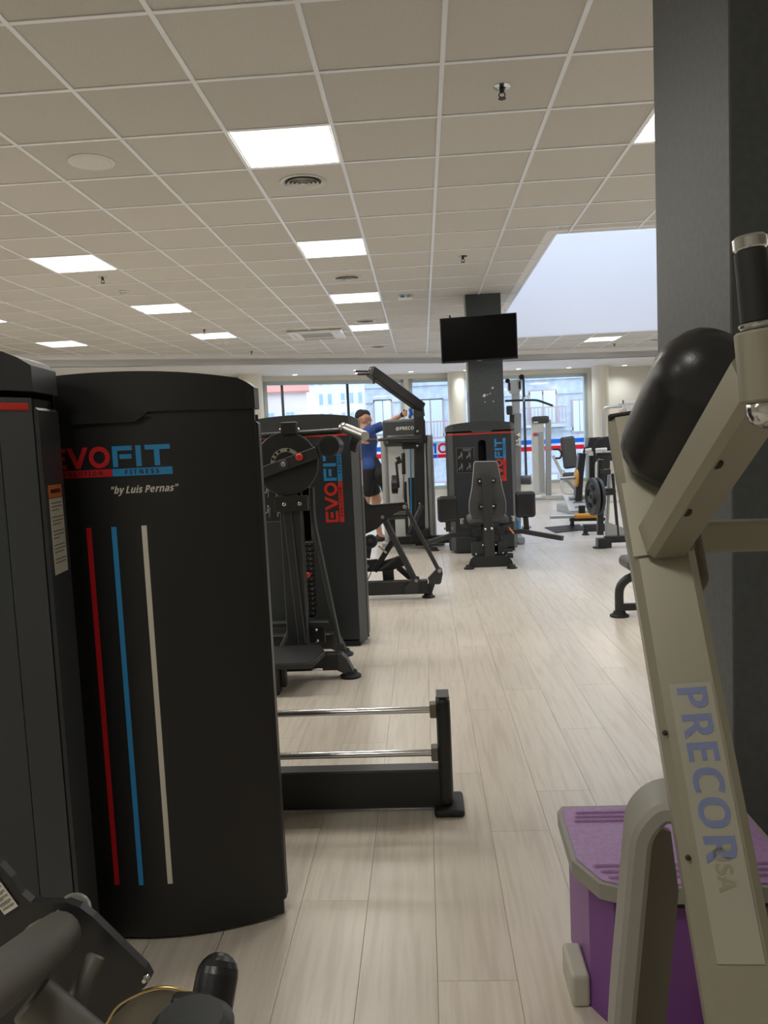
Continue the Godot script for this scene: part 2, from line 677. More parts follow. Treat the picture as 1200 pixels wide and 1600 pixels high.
	b.box(Vector3(x0 - 0.05, yc, (z0 + z1) / 2), Vector3(0.1, 3.5, z1 - z0 + 0.2), Basis.IDENTITY, 0.0)
	b.box(Vector3(x1 + 0.05, yc, (z0 + z1) / 2), Vector3(0.1, 3.5, z1 - z0 + 0.2), Basis.IDENTITY, 0.0)
	b.box(Vector3((x0 + x1) / 2, yc, z0 - 0.05), Vector3(x1 - x0, 3.5, 0.1), Basis.IDENTITY, 0.0)
	b.box(Vector3((x0 + x1) / 2, yc, z1 + 0.05), Vector3(x1 - x0, 3.5, 0.1), Basis.IDENTITY, 0.0)
	structure("wall_light_well", b, M.wall_white, "smooth white walls of the roof light well")
	b = mb()
	b.box(Vector3((x0 + x1) / 2, CEIL + 3.42, (z0 + z1) / 2), Vector3(x1 - x0, 0.02, z1 - z0), Basis.IDENTITY, 0.0)
	var g := structure("window_3", b, M.glass, "glass roof light above the white well")
	for i in 3:
		p_box(g, "glazing_bar", Vector3(x0 + (i + 1) * (x1 - x0) / 4, CEIL + 3.38, (z0 + z1) / 2), Vector3(0.05, 0.06, z1 - z0), M.frame_alu)


func minus_well(r: Rect2) -> Array:
	if not r.intersects(WELL):
		return [r]
	var out := []
	var w := WELL
	if r.position.x < w.position.x - 0.01:
		out.append(Rect2(r.position.x, r.position.y, w.position.x - r.position.x, r.size.y))
	var xa := maxf(r.position.x, w.position.x)
	if r.end.x > w.end.x + 0.01:
		out.append(Rect2(w.end.x, r.position.y, r.end.x - w.end.x, r.size.y))
	var xb := minf(r.end.x, w.end.x)
	if r.end.y > w.end.y + 0.01:
		out.append(Rect2(xa, w.end.y, xb - xa, r.end.y - w.end.y))
	if r.position.y < w.position.y - 0.01:
		out.append(Rect2(xa, r.position.y, xb - xa, w.position.y - r.position.y))
	return out


const LAMP_COLS := [-12, -8, -4, 0, 4, 8]


func is_lamp(i: int, k: int) -> bool:
	# tile column i starts at GRID_X + i * GRID; tile row k starts at GRID_Z - k * GRID
	if i == 4 and k > 4:
		return false
	if i == 12 and k in [2, 6, 10, 14, 18]:
		return true
	if i == 7 and k == 19:
		return true
	if i == 8 and k > 4:
		return false
	if i == -8 and k == 14:
		return true
	return i in LAMP_COLS and i > -12 and (k in [2, 6, 10, 14] or k == -6 and i < 4)


func build_ceiling() -> void:
	var b := mb()
	# runners along the hall and cross tees, hung a little below the tiles
	b.box(Vector3(-9.8, CEIL + 0.05, -5.4), Vector3(0.06, 0.1, 18.0), Basis.IDENTITY, 0.0)
	var ce := structure("ceiling", b, M.bar_metal, "suspended ceiling of square beige tiles in a metal grid")
	var bw := 0.024
	for i in range(-14, 14):
		var x := GRID_X + i * GRID
		var runs := [[3.4, -19.0]]
		if x > WELL.position.x and x < WELL.end.x:
			runs = [[3.4, WELL.end.y], [WELL.position.y, -19.0]]
		b = mb()
		for r in runs:
			b.box(Vector3(x, CEIL - 0.003, (r[0] + r[1]) / 2), Vector3(bw, 0.008, absf(r[0] - r[1])), Basis.IDENTITY, 0.0015)
		part(ce, "main_runner", b, M.bar_metal)
	for k in range(-10, 26):
		var z := GRID_Z - k * GRID
		var runs := [[-9.8, 6.95]]
		if z > WELL.position.y and z < WELL.end.y:
			runs = [[-9.8, WELL.position.x], [WELL.end.x, 6.95]]
		b = mb()
		for r in runs:
			b.box(Vector3((r[0] + r[1]) / 2, CEIL - 0.002, z), Vector3(absf(r[1] - r[0]), 0.006, bw), Basis.IDENTITY, 0.0015)
		part(ce, "cross_tee", b, M.bar_metal)
	# edge angle round the light well
	b = mb()
	var w := WELL
	b.box(Vector3(w.position.x - 0.012, CEIL - 0.001, w.get_center().y), Vector3(0.024, 0.012, w.size.y), Basis.IDENTITY, 0.001)
	b.box(Vector3(w.get_center().x, CEIL - 0.001, w.end.y + 0.012), Vector3(w.size.x, 0.012, 0.024), Basis.IDENTITY, 0.001)
	b.box(Vector3(w.get_center().x, CEIL - 0.001, w.position.y - 0.012), Vector3(w.size.x, 0.012, 0.024), Basis.IDENTITY, 0.001)
	part(ce, "edge_angle", b, M.bar_metal)
	var tiles := []
	for i in range(-15, 14):
		for k in range(-11, 26):
			if is_lamp(i, k):
				continue
			var full := Rect2(GRID_X + i * GRID, GRID_Z - (k + 1) * GRID, GRID, GRID)
			for r in minus_well(full):
				var c: Vector2 = r.get_center()
				var dep := -c.y
				var seen: bool = dep > 2.7 and c.x / dep > -0.62 and c.x / dep < 0.36
				tiles.append([dep if seen else dep + 100.0 + absf(c.x), r, posmod(i * 3 + k * 7 + (i * k) % 3, 4), r.size.x > 0.599 and r.size.y > 0.599])
	tiles.sort_custom(func(p, q): return p[0] < q[0])
	var tm := mb()
	tm.box(Vector3(0, CEIL + 0.009, 0), Vector3(GRID - 0.004, 0.016, GRID - 0.004), Basis.IDENTITY, 0.003)
	var tile_mesh := tm.mesh(Vector3.ZERO)
	var sets := {}
	for i in tiles.size():
		var t: Array = tiles[i]
		var r: Rect2 = t[1]
		var c := r.get_center()
		var key: String = "tile_%d" % t[2]
		if i < 300:
			if t[3]:
				part_mesh(ce, "tile", tile_mesh, M[key]).position = Vector3(c.x, 0, c.y)
			else:
				var m := mb()
				m.box(Vector3(0, CEIL + 0.009, 0), Vector3(r.size.x - 0.004, 0.016, r.size.y - 0.004), Basis.IDENTITY, 0.003)
				part_mesh(ce, "tile", m.mesh(Vector3.ZERO), M[key]).position = Vector3(c.x, 0, c.y)
		else:
			if not sets.has(key):
				sets[key] = mb()
			sets[key].box(Vector3(c.x, CEIL + 0.009, c.y), Vector3(r.size.x - 0.003, 0.016, r.size.y - 0.003), Basis.IDENTITY, 0.0)
	rest_of(ce, "tiles", sets)
	# light panels set into the grid
	var fb := mb()
	for s in [-1.0, 1.0]:
		fb.box(Vector3(s * 0.288, 0.012, 0), Vector3(0.018, 0.03, 0.594), Basis.IDENTITY, 0.001)
		fb.box(Vector3(0, 0.012, s * 0.288), Vector3(0.558, 0.03, 0.018), Basis.IDENTITY, 0.001)
	var frame_mesh := fb.mesh(Vector3.ZERO)
	var db := mb()
	db.box(Vector3(0, 0.014, 0), Vector3(0.56, 0.012, 0.56), Basis.IDENTITY, 0.0)
	var dif_mesh := db.mesh(Vector3.ZERO)
	for i in range(-15, 14):
		for k in range(-11, 26):
			if not is_lamp(i, k):
				continue
			var c := Vector3(GRID_X + (i + 0.5) * GRID, CEIL, GRID_Z - (k + 0.5) * GRID)
			var t := thing("light_panel", "square white light panel set flush in the tiled ceiling", "light panel", c, 0.0, "square light panels in the ceiling grid")
			O = Vector3.ZERO
			part_mesh(t, "frame", frame_mesh, M.plastic_white)
			part_mesh(t, "diffuser", dif_mesh, M.led, "glowing white diffuser")
			var l := AreaLight3D.new()
			l.name = "panel_light"
			l.area_size = Vector2(0.56, 0.56)
			l.light_energy = PANEL
			l.light_color = Color(1.0, 0.985, 0.955)
			l.area_range = 30.0
			l.area_attenuation = 2.0
			l.shadow_enabled = true
			t.add_child(l)
			l.rotation.x = -PI / 2
			l.position = Vector3(0, 0.004, 0)


const PANEL := 1.6


const LOGO_AT := 1.43


func along(a: Vector2, b: Vector2, t: float) -> Vector2:
	return a + (b - a) * t


func build_windows() -> void:
	var head := 2.83
	var sill := 0.25
	# each run: facet, from, to (metres along the facet), kind
	var fac := [[GLAZED[0], GLAZED[1]], [GLAZED[1], GLAZED[2]]]
	var runs := [[0, 7.0, 10.27, 1, [7.42, 8.92]], [1, 0.06, 4.36, 2, [1.19, 2.81]]]
	var spans := [[], []]
	for r in runs:
		var a: Vector2 = fac[r[0]][0]
		var b: Vector2 = fac[r[0]][1]
		var len_ := (b - a).length()
		var d := (b - a) / len_
		var n3 := Vector3(d.y, 0, -d.x)
		var d3 := Vector3(d.x, 0, d.y)
		var bas := Basis(d3, Vector3.UP, d3.cross(Vector3.UP))
		spans[r[0]].append([r[1], r[2]])
		var f := mb()
		var mid: float = (r[1] + r[2]) / 2
		var w: float = r[2] - r[1]
		var base := Vector3(a.x, 0, a.y)
		f.box(base + d3 * mid + Vector3.UP * (head - 0.04) + n3 * 0.04, Vector3(w, 0.08, 0.1), bas, 0.004)
		f.box(base + d3 * mid + Vector3.UP * (sill + 0.04) + n3 * 0.04, Vector3(w, 0.08, 0.1), bas, 0.004)
		for e in [r[1] + 0.04, r[2] - 0.04]:
			f.box(base + d3 * e + Vector3.UP * (head + sill) / 2 + n3 * 0.04, Vector3(0.08, head - sill, 0.1), bas, 0.004)
		var win := structure("window_%d" % r[3], f, M.frame_alu, "tall street window in a grey aluminium frame")
		var cuts: Array = [r[1] + 0.08] + r[4] + [r[2] - 0.08]
		for i in cuts.size() - 1:
			var p: Vector3 = base + d3 * ((cuts[i] + cuts[i + 1]) / 2) + Vector3.UP * (head + sill) / 2 + n3 * 0.05
			p_box(win, "pane", p, Vector3(cuts[i + 1] - cuts[i], head - sill - 0.16, 0.008), M.glass, bas, 0.0)
			if i > 0:
				p_box(win, "mullion", base + d3 * cuts[i] + Vector3.UP * (head + sill) / 2 + n3 * 0.05, Vector3(0.05, head - sill - 0.16, 0.06), M.mullion, bas, 0.003)
		# printed film bands on the glass
		for q in [[1.245, 0.105, M.film_blue, "blue film stripe on the glass"], [1.085, 0.105, M.film_red, "red film stripe on the glass"]]:
			var fb := mb()
			var fc: Vector3 = base + d3 * (r[1] + 1.58 if r[3] == 1 else 2.9) + Vector3.UP * q[0] + n3 * 0.044
			var fu: Vector3 = d3 * (1.5 if r[3] == 1 else 1.37)
			var fv: Vector3 = Vector3.UP * (q[1] * 0.5)
			fb.quad(fc - fu - fv, fc + fu - fv, fc + fu + fv, fc - fu + fv, -n3)
			part(win, "film_stripe", fb, q[2], q[3])
		if r[3] == 2:
			# logo film read from the street, so mirrored from inside
			var at := base + d3 * LOGO_AT + Vector3.UP * 0.98 + n3 * 0.042
			logo(win, Transform3D(Basis(-d3, Vector3.UP, n3).scaled(Vector3.ONE), at), 1.5, M.film_red, M.film_blue)
	# solid wall around the openings
	for i in 2:
		var a: Vector2 = fac[i][0]
		var b: Vector2 = fac[i][1]
		var len_ := (b - a).length()
		var d := (b - a) / len_
		var wb := mb()
		var at := 0.0
		for s in spans[i] + [[len_, len_]]:
			if s[0] > at + 0.01:
				wall_run(wb, a + d * at, a + d * s[0], 0.0, CEIL + 0.3, 0.25)
			if s[1] > s[0]:
				wall_run(wb, a + d * s[0], a + d * s[1], 0.0, sill, 0.25)
				wall_run(wb, a + d * s[0], a + d * s[1], head, CEIL + 0.3, 0.25)
			at = s[1]
		var wn := structure("wall_front_%s" % ["street", "corner"][i], wb, M.wall_cream, ["cream wall holding the long street window", "cream wall holding the corner window"][i])
		var sb := mb()
		wall_run(sb, a + Vector2(d.y, -d.x) * -0.02, b + Vector2(d.y, -d.x) * -0.02, 0.0, 0.1, 0.02)
		structure("baseboard_%s" % ["street", "corner"][i], sb, M.wall_white, "white baseboard under the street windows")
	# round plaster columns standing just inside the glazing
	for c in [[Vector3(-3.55, 2.51, -16.72), 0.24], [Vector3(0.844, 2.1, -18.52), 0.2], [Vector3(4.201, 1.952, -18.85), 0.19]]:
		var p: Vector3 = c[0]
		p = Vector3(p.x, 0, p.z + 0.45)
		var cb := mb()
		cb.cyl(p, p + Vector3.UP * SOFFIT, c[1], -1.0, 32, 0.0)
		var o := single("round_column", ["round cream plaster column at the left end of the long window", "round cream plaster column between the two street windows", "round cream plaster column beside the corner window edge"][int(names.get("round_column", 0))], "column", p, cb, M.column_cream)
		o.set_meta("kind", "structure")


# stylised wordmark, lower left corner at the transform's origin, x to the right, y up, "w" wide
func logo(parent: Node3D, at: Transform3D, w: float, red: Material, blue: Material, gap := 0.001) -> void:
	var u := w / 6.0
	var r := mb()
	var bl := mb()
	var t := Vector3(0, 0, gap)
	var old := O
	O = Vector3.ZERO
	var h := 0.95 * u
	var y0 := 0.42 * u
	var k := 0.19 * u
	var poly := func(m: MB, pts: Array) -> void:
		m.plate(pts.map(func(p): return Vector3(p[0], y0 + p[1], 0)), t)
	# E V O
	poly.call(r, [[0, 0], [0.82 * u, 0], [0.82 * u, k], [k, k], [k, h - k], [0.82 * u, h - k], [0.82 * u, h], [0, h]])
	poly.call(r, [[k * 1.6, h / 2 - k / 2], [0.76 * u, h / 2 - k / 2], [0.76 * u, h / 2 + k / 2], [k * 1.6, h / 2 + k / 2]])
	var vx := 0.88 * u
	poly.call(r, [[vx + 0.42 * u, 0], [vx + 0.64 * u, 0], [vx + 1.06 * u, h], [vx + 0.82 * u, h], [vx + 0.53 * u, 0.3 * u], [vx + 0.24 * u, h], [vx, h]])
	var c := Vector2(2.46 * u, h / 2)
	for i in 28:
		var a := TAU * i / 28
		var b := TAU * (i + 1) / 28
		var R := h / 2 * 1.04
		var q := R - k * 1.1
		poly.call(r, [[c.x + cos(a) * R, c.y + sin(a) * R], [c.x + cos(b) * R, c.y + sin(b) * R], [c.x + cos(b) * q, c.y + sin(b) * q], [c.x + cos(a) * q, c.y + sin(a) * q]])
	# F I T
	var fx := 3.08 * u
	poly.call(bl, [[fx, 0], [fx + k * 1.2, 0], [fx + k * 1.2, h - k * 1.1], [fx + 0.9 * u, h - k * 1.1], [fx + 0.9 * u, h], [fx, h]])
	poly.call(bl, [[fx + k * 1.7, h / 2 - k * 0.6], [fx + 0.86 * u, h / 2 - k * 0.6], [fx + 0.86 * u, h / 2 + k * 0.5], [fx + k * 1.7, h / 2 + k * 0.5]])
	var ix := 4.14 * u
	poly.call(bl, [[ix, 0], [ix + k * 1.25, 0], [ix + k * 1.25, h], [ix, h]])
	var tx := 4.55 * u
	poly.call(bl, [[tx, h - k * 1.15], [tx + 0.4 * u, h - k * 1.15], [tx + 0.4 * u, 0], [tx + 0.4 * u + k * 1.25, 0], [tx + 0.4 * u + k * 1.25, h - k * 1.15], [tx + 1.1 * u, h - k * 1.15], [tx + 1.1 * u, h], [tx, h]])
	var a1 := part(parent, "logo_letters", r, red, "red capital letters E V O")
	var a2 := part(parent, "logo_letters", bl, blue, "blue capital letters F I T")
	a1.transform = at
	a2.transform = at
	var s1 := mb()
	var s2 := mb()
	for i in 10:
		var e := [3.0 * u * i / 10, 3.0 * u * (i + 1) / 10, 3.02 * u + 2.68 * u * i / 10, 3.02 * u + 2.68 * u * (i + 1) / 10]
		s1.plate([Vector3(e[0], 0, 0), Vector3(e[1], 0, 0), Vector3(e[1], 0.34 * u, 0), Vector3(e[0], 0.34 * u, 0)], t)
		s2.plate([Vector3(e[2], 0, 0), Vector3(e[3], 0, 0), Vector3(e[3], 0.34 * u, 0), Vector3(e[2], 0.34 * u, 0)], t)
	var b1 := part(parent, "logo_strip", s1, red)
	var b2 := part(parent, "logo_strip", s2, blue)
	b1.transform = at
	b2.transform = at
	words(b1, "lettering", "E V O L U T I O N", 0.2 * u, Transform3D(Basis.IDENTITY, Vector3(1.5 * u, 0.17 * u, gap * 1.6)), M.print_dark, 700, gap)
	words(b2, "lettering", "F I T N E S S", 0.2 * u, Transform3D(Basis.IDENTITY, Vector3(4.36 * u, 0.17 * u, gap * 1.6)), M.print_dark, 700, gap)
	O = old


func facade(parent: Node3D, c: Vector3, w: float, h: float, dep: float, turn: float, wall_m: Material, wins: Array, glass_m: Material, frame_m: Material) -> void:
	# wins: [x, y, width, height] on the front face, measured from its lower middle
	var bas := Basis(Vector3.UP, turn)
	var b := mb()
	b.box(c + bas * Vector3(0, h / 2, -dep / 2), Vector3(w, h, dep), bas, 0.0)
	part(parent, "wall", b, wall_m)
	for q in wins:
		var f := mb()
		var p: Vector3 = c + bas * Vector3(q[0], q[1], 0.03)
		f.box(p, Vector3(q[2] + 0.1, q[3] + 0.1, 0.1), bas, 0.0)
		var fr := part(parent, "window", f, frame_m)
		var g := mb()
		g.box(p + bas * Vector3(-q[2] * 0.26, 0, 0.05), Vector3(q[2] * 0.46, q[3], 0.04), bas, 0.0)
		g.box(p + bas * Vector3(q[2] * 0.26, 0, 0.05), Vector3(q[2] * 0.46, q[3], 0.04), bas, 0.0)
		part(fr, "pane", g, glass_m)


func rail(parent: Node3D, a: Vector3, b: Vector3, h: float, m: Material) -> void:
	var r := mb()
	r.bar([a + Vector3.UP * h, b + Vector3.UP * h], 0.05, 0.05)
	r.bar([a, b], 0.05, 0.05)
	for i in 13:
		var p := a.lerp(b, i / 12.0)
		r.bar([p, p + Vector3.UP * h], 0.03, 0.03, Vector3.BACK)
	part(parent, "balcony_rail", r, m)


func build_outside() -> void:
	mat("stone_blue", Color8(186, 200, 212), 0.9).albedo_texture = noise_tex(0.03, [[0.2, Color(0.9, 0.9, 0.9)], [0.8, Color(1, 1, 1)]], 4, 256, 41)
	M.stone_blue.uv1_triplanar = true
	M.stone_blue.uv1_scale = Vector3(0.4, 0.4, 0.4)
	mat("render_pale", Color8(212, 217, 222), 0.9)
	mat("render_cream", Color8(214, 204, 194), 0.9)
	mat("roof_red", Color8(196, 132, 118), 0.9)
	mat("pane_blue", Color8(140, 170, 204), 0.2)
	mat("pane_pale", Color8(196, 212, 224), 0.2)
	mat("frame_brown", Color8(168, 146, 150), 0.7)
	mat("frame_pale", Color8(214, 220, 226), 0.7)
	mat("pavement", Color8(190, 192, 194), 0.9)
	var b := mb()
	b.box(Vector3(0, -4.2, -60), Vector3(160, 0.4, 82), Basis.IDENTITY, 0.0)
	structure("trim_4", b, M.pavement, "pale street outside the windows")
	# stone block right across the street
	var z := -31.0
	var t := thing("stone_apartment_house", "pale blue-grey stone house with brown-framed balcony windows across the street", "building", Vector3(4.5, -4, z))
	var wins := []
	for p in [[Vector3(4.814, 2.491, -31), 1.0, 1.35], [Vector3(-1.501, 2.44, -31), 0.65, 1.3], [Vector3(0.383, 2.274, -31), 0.95, 1.5], [Vector3(2.592, 2.296, -31), 0.95, 1.4], [Vector3(6.232, 2.122, -31), 0.5, 1.2]]:
		wins.append([p[0].x - 5.5, p[0].y + 4.0, p[1], p[2]])
		wins.append([p[0].x - 5.5, p[0].y + 4.0 - 3.3, p[1], p[2]])
	facade(t, Vector3(5.5, -4, z), 15.4, 14.0, 8.0, 0.0, M.stone_blue, wins, M.pane_pale, M.frame_brown)
	for y in [Vector3(0.416, 3.082, -31).y, Vector3(0.44, 3.661, -31).y, Vector3(4.791, 1.636, -31).y]:
		p_box(t, "string_course", Vector3(5.5, y, z + 0.03), Vector3(15.4, 0.12, 0.1), M.stone_blue)
	for p in [Vector3(4.798, 1.888, -31), Vector3(0.353, 1.539, -31)]:
		p_box(t, "balcony_slab", Vector3(p.x, p.y - 0.1, z + 0.35), Vector3(1.7, 0.12, 0.7), M.stone_blue)
		rail(t, Vector3(p.x - 0.8, p.y, z + 0.65), Vector3(p.x + 0.8, p.y, z + 0.65), 0.62, M.frame_brown)
	# white block with rows of narrow windows
	z = -85.0
	t = thing("white_office_block", "white block with rows of narrow blue windows across the street", "building", Vector3(-7.2, -4, z))
	wins = []
	for r in 4:
		for i in 9:
			wins.append([-4.6 + i * 0.95 + (0.5 if i > 2 else 0.0), 6.4 + r * 2.1, 0.42, 1.15])
	facade(t, Vector3(-7.2, -4, z), 11.0, 22.0, 8.0, 0.0, M.render_pale, wins, M.pane_blue, M.frame_pale)
	# old house with a tiled roof
	z = -58.0
	t = thing("red_roofed_house", "cream house with a sloping red tile roof across the street", "building", Vector3(-12.2, -4, z))
	wins = []
	for r in 3:
		for i in 4:
			wins.append([-2.3 + i * 1.5, 4.2 + r * 1.75, 0.6, 0.8])
	facade(t, Vector3(-12.0, -4, z), 7.0, 9.6, 7.0, 0.0, M.render_cream, wins, M.pane_blue, M.frame_pale)
	b = mb()
	var c := Vector3(-12.0, 5.5, z)
	b.plate([c + Vector3(-3.8, 0, 0.4), c + Vector3(3.8, 0, 0.4), c + Vector3(3.2, 2.2, -3.6), c + Vector3(-3.2, 2.2, -3.6)], Vector3(0, 0.14, 0.08))
	part(t, "roof", b, M.roof_red)
	# tall plain houses closing the street at both sides
	for q in [[Vector3(-26, -4, -40), 14.0, 12.0, 0.3], [Vector3(22, -4, -40), 14.0, 14.0, -0.3]]:
		t = thing("street_house", ["pale rendered house at the far left of the street", "pale rendered house at the far right of the street"][int(names.get("street_house", 0))], "building", q[0])
		wins = []
		for r in 3:
			for i in 5:
				wins.append([-4.8 + i * 2.4, 2.0 + r * 3.2, 1.0, 1.6])
		facade(t, q[0], q[1], q[2], 8.0, q[3], M.render_pale, wins, M.pane_blue, M.frame_pale)


# ---------------------------------------------------------------- weight towers
const TW := 0.375      # half width
const TH := 1.54       # height to the cap's shoulders


func back_z(x: float) -> float:
	return -0.22 - 0.10 * (1.0 - (x / TW) * (x / TW))


func slices(b: MB, x0: float, x1: float, k: int, zf: Callable, zb: Callable, yb: Callable, yt: Callable) -> void:
	for i in k:
		var xa := x0 + (x1 - x0) * i / k
		var xc := x0 + (x1 - x0) * (i + 1) / k
		var f := []
		for x in [xa, xc]:
			f.append([Vector3(x, yb.call(x), zf.call(x)), Vector3(x, yt.call(x), zf.call(x)), Vector3(x, yt.call(x), zb.call(x)), Vector3(x, yb.call(x), zb.call(x))])
		for j in 4:
			var a: Vector3 = f[0][j]
			var c: Vector3 = f[1][j]
			var d: Vector3 = f[1][(j + 1) % 4]
			var e: Vector3 = f[0][(j + 1) % 4]
			var nn := (c - a).cross(e - a).normalized()
			var want: Vector3 = [Vector3.BACK, Vector3.UP, Vector3.FORWARD, Vector3.DOWN][j]
			b.quad(a, c, d, e, nn if nn.dot(want) > 0 else -nn)
		if i == 0:
			b.quad(f[0][0], f[0][1], f[0][2], f[0][3], Vector3.LEFT)
		if i == k - 1:
			b.quad(f[1][0], f[1][1], f[1][2], f[1][3], Vector3.RIGHT)


var FZ := 0.0


func front_z(x: float) -> float:
	var a := absf(x)
	return FZ + (0.0 if a < 0.325 else -(a - 0.325) * 1.4)


# weight tower: front towards +z, standing at the transform's origin
func tower(p: Node3D, T: Transform3D, back_black := false, stack := true) -> void:
	var old := O
	O = Vector3.ZERO
	var add := func(called: String, b: MB, m: Material, label := "") -> MeshInstance3D:
		var o := part(p, called, b, m, label)
		o.transform = T
		return o
	FZ = -0.1 if back_black else 0.0
	var shell: Material = M.shroud_black if back_black else M.shroud_dark
	# core with the stack channel left open
	var b := mb()
	for s in [-1.0, 1.0]:
		slices(b, s * 0.05, s * (TW - 0.004), 14, func(x): return front_z(x) - 0.028, func(x): return back_z(x) + 0.012, func(_x): return 0.03, func(_x): return TH - 0.09)
	slices(b, -0.05, 0.05, 4, func(_x): return -0.17, func(x): return back_z(x) + 0.012, func(_x): return 0.03, func(_x): return TH - 0.09)
	add.call("shroud_core", b, M.slot_black)
	# front panels with a round-ended slot between them
	for s in [-1.0, 1.0]:
		var pts := [Vector3(0, 0.05, -0.03), Vector3(s * 0.325, 0.05, -0.03), Vector3(s * 0.325, TH - 0.09, -0.03), Vector3(0, TH - 0.09, -0.03)]
		var sw := 0.045
		for i in 7:
			var a := PI / 2 * i / 6
			pts.append(Vector3(s * sw * sin(a), 1.31 + sw * cos(a), -0.03))
		for i in 7:
			var a := PI / 2 * i / 6
			pts.append(Vector3(s * sw * cos(a), 0.25 - sw * sin(a), -0.03))
		b = mb()
		b.plate(pts.map(func(q): return q + Vector3(0, 0, FZ)), Vector3(0, 0, 0.03))
		add.call("front_panel", b, shell)
		# chamfered corner strip
		b = mb()
		var k := [Vector2(s * 0.327, -0.001), Vector2(s * TW, -0.07), Vector2(s * (TW - 0.02), -0.08), Vector2(s * 0.31, -0.022)]
		b.plate(k.map(func(q): return Vector3(q.x, 0.03, q.y + FZ)), Vector3(0, TH - 0.12, 0))
		add.call("corner_strip", b, M.cap_grey)
		# side panel
		b = mb()
		b.box(Vector3(s * (TW + 0.001), 0.74, -0.148 + FZ * 0.5), Vector3(0.014, 1.38, 0.142 + FZ), Basis.IDENTITY, 0.006)
		add.call("side_panel", b, M.shroud_black if back_black else M.shroud_grey)
	# bowed back panel
	b = mb()
	slices(b, -TW, TW, 36, func(x): return back_z(x) + 0.012, func(x): return back_z(x), func(_x): return 0.012, func(_x): return TH - 0.075)
	add.call("back_panel", b, M.shroud_black)
	# cap with a shallow crown
	var crown := func(x): return TH + 0.032 * (1.0 - pow(absf(x) / 0.38, 2.4)) - maxf(0.0, absf(x) - 0.35) * 0.6
	b = mb()
	slices(b, -0.38, 0.38, 38, func(x): return front_z(x) + 0.006, func(x): return back_z(clampf(x, -TW, TW)) - 0.008, func(_x): return TH - 0.075, crown)
	add.call("cap", b, M.shroud_black if back_black else M.shroud_grey)
	# lips under the cap, front and back
	for side in [[FZ, 0.008], [-0.326, -0.004]]:
		b = mb()
		b.plate([Vector3(-0.12, TH - 0.075, side[0]), Vector3(0.12, TH - 0.075, side[0]), Vector3(0.085, TH - 0.1, side[0]), Vector3(-0.085, TH - 0.1, side[0])], Vector3(0, 0, side[1]))
		add.call("cap_lip", b, M.shroud_black if back_black else M.cap_grey)
	b = mb()
	b.box(Vector3(0, 1.43, 0.001 + FZ), Vector3(0.655, 0.016, 0.004), Basis.IDENTITY, 0.001)
	for s in [-1.0, 1.0]:
		b.bar([Vector3(s * 0.3265, 1.43, 0.0 + FZ), Vector3(s * (TW - 0.006), 1.43, -0.062 + FZ)], 0.006, 0.016)
	add.call("stripe", b, M.red, "thin red stripe")
	# plinth
	b = mb()
	b.box(Vector3(0, 0.02, -0.11), Vector3(0.66, 0.04, 0.2), Basis.IDENTITY, 0.004)
	add.call("plinth", b, M.rubber)
	if stack:
		for i in 15:
			b = mb()
			b.box(Vector3(0, 0.23 + i * 0.034, -0.08), Vector3(0.088, 0.03, 0.1), Basis.IDENTITY, 0.003)
			var o: MeshInstance3D = add.call("weight_plate", b, M.frame_black)
			var dot := mb()
			dot.box(Vector3(-0.02, 0.23 + i * 0.034, -0.0295), Vector3(0.012, 0.01, 0.001), Basis.IDENTITY, 0.0)
			dot.cyl(Vector3(0.016, 0.23 + i * 0.034, -0.031), Vector3(0.016, 0.23 + i * 0.034, -0.028), 0.005, -1.0, 8, 0.0)
			part(o, "plate_mark", dot, M.print_grey)
		for s in [-1.0, 1.0]:
			b = mb()
			b.cyl(Vector3(s * 0.03, 0.7, -0.08), Vector3(s * 0.03, 1.4, -0.08), 0.008, -1.0, 10, 0.0)
			add.call("guide_rod", b, M.steel)
		b = mb()
		b.lathe(Vector3(-0.005, 0.5, -0.03), Vector3.BACK, [Vector2(0, 0.006), Vector2(0.02, 0.006), Vector2(0.02, 0.019), Vector2(0.036, 0.019), Vector2(0.04, 0.014), Vector2(0.04, 0)], 16)
		add.call("selector_pin", b, M.red, "red selector pin")
	O = old


func side_logo(p: Node3D, T: Transform3D) -> void:
	# wordmark reading upwards on the right front panel
	logo(p, T * Transform3D(Basis(Vector3.UP, Vector3.LEFT, Vector3.BACK), Vector3(0.262, 0.85, 0.0005)), 0.54, M.red, M.blue)


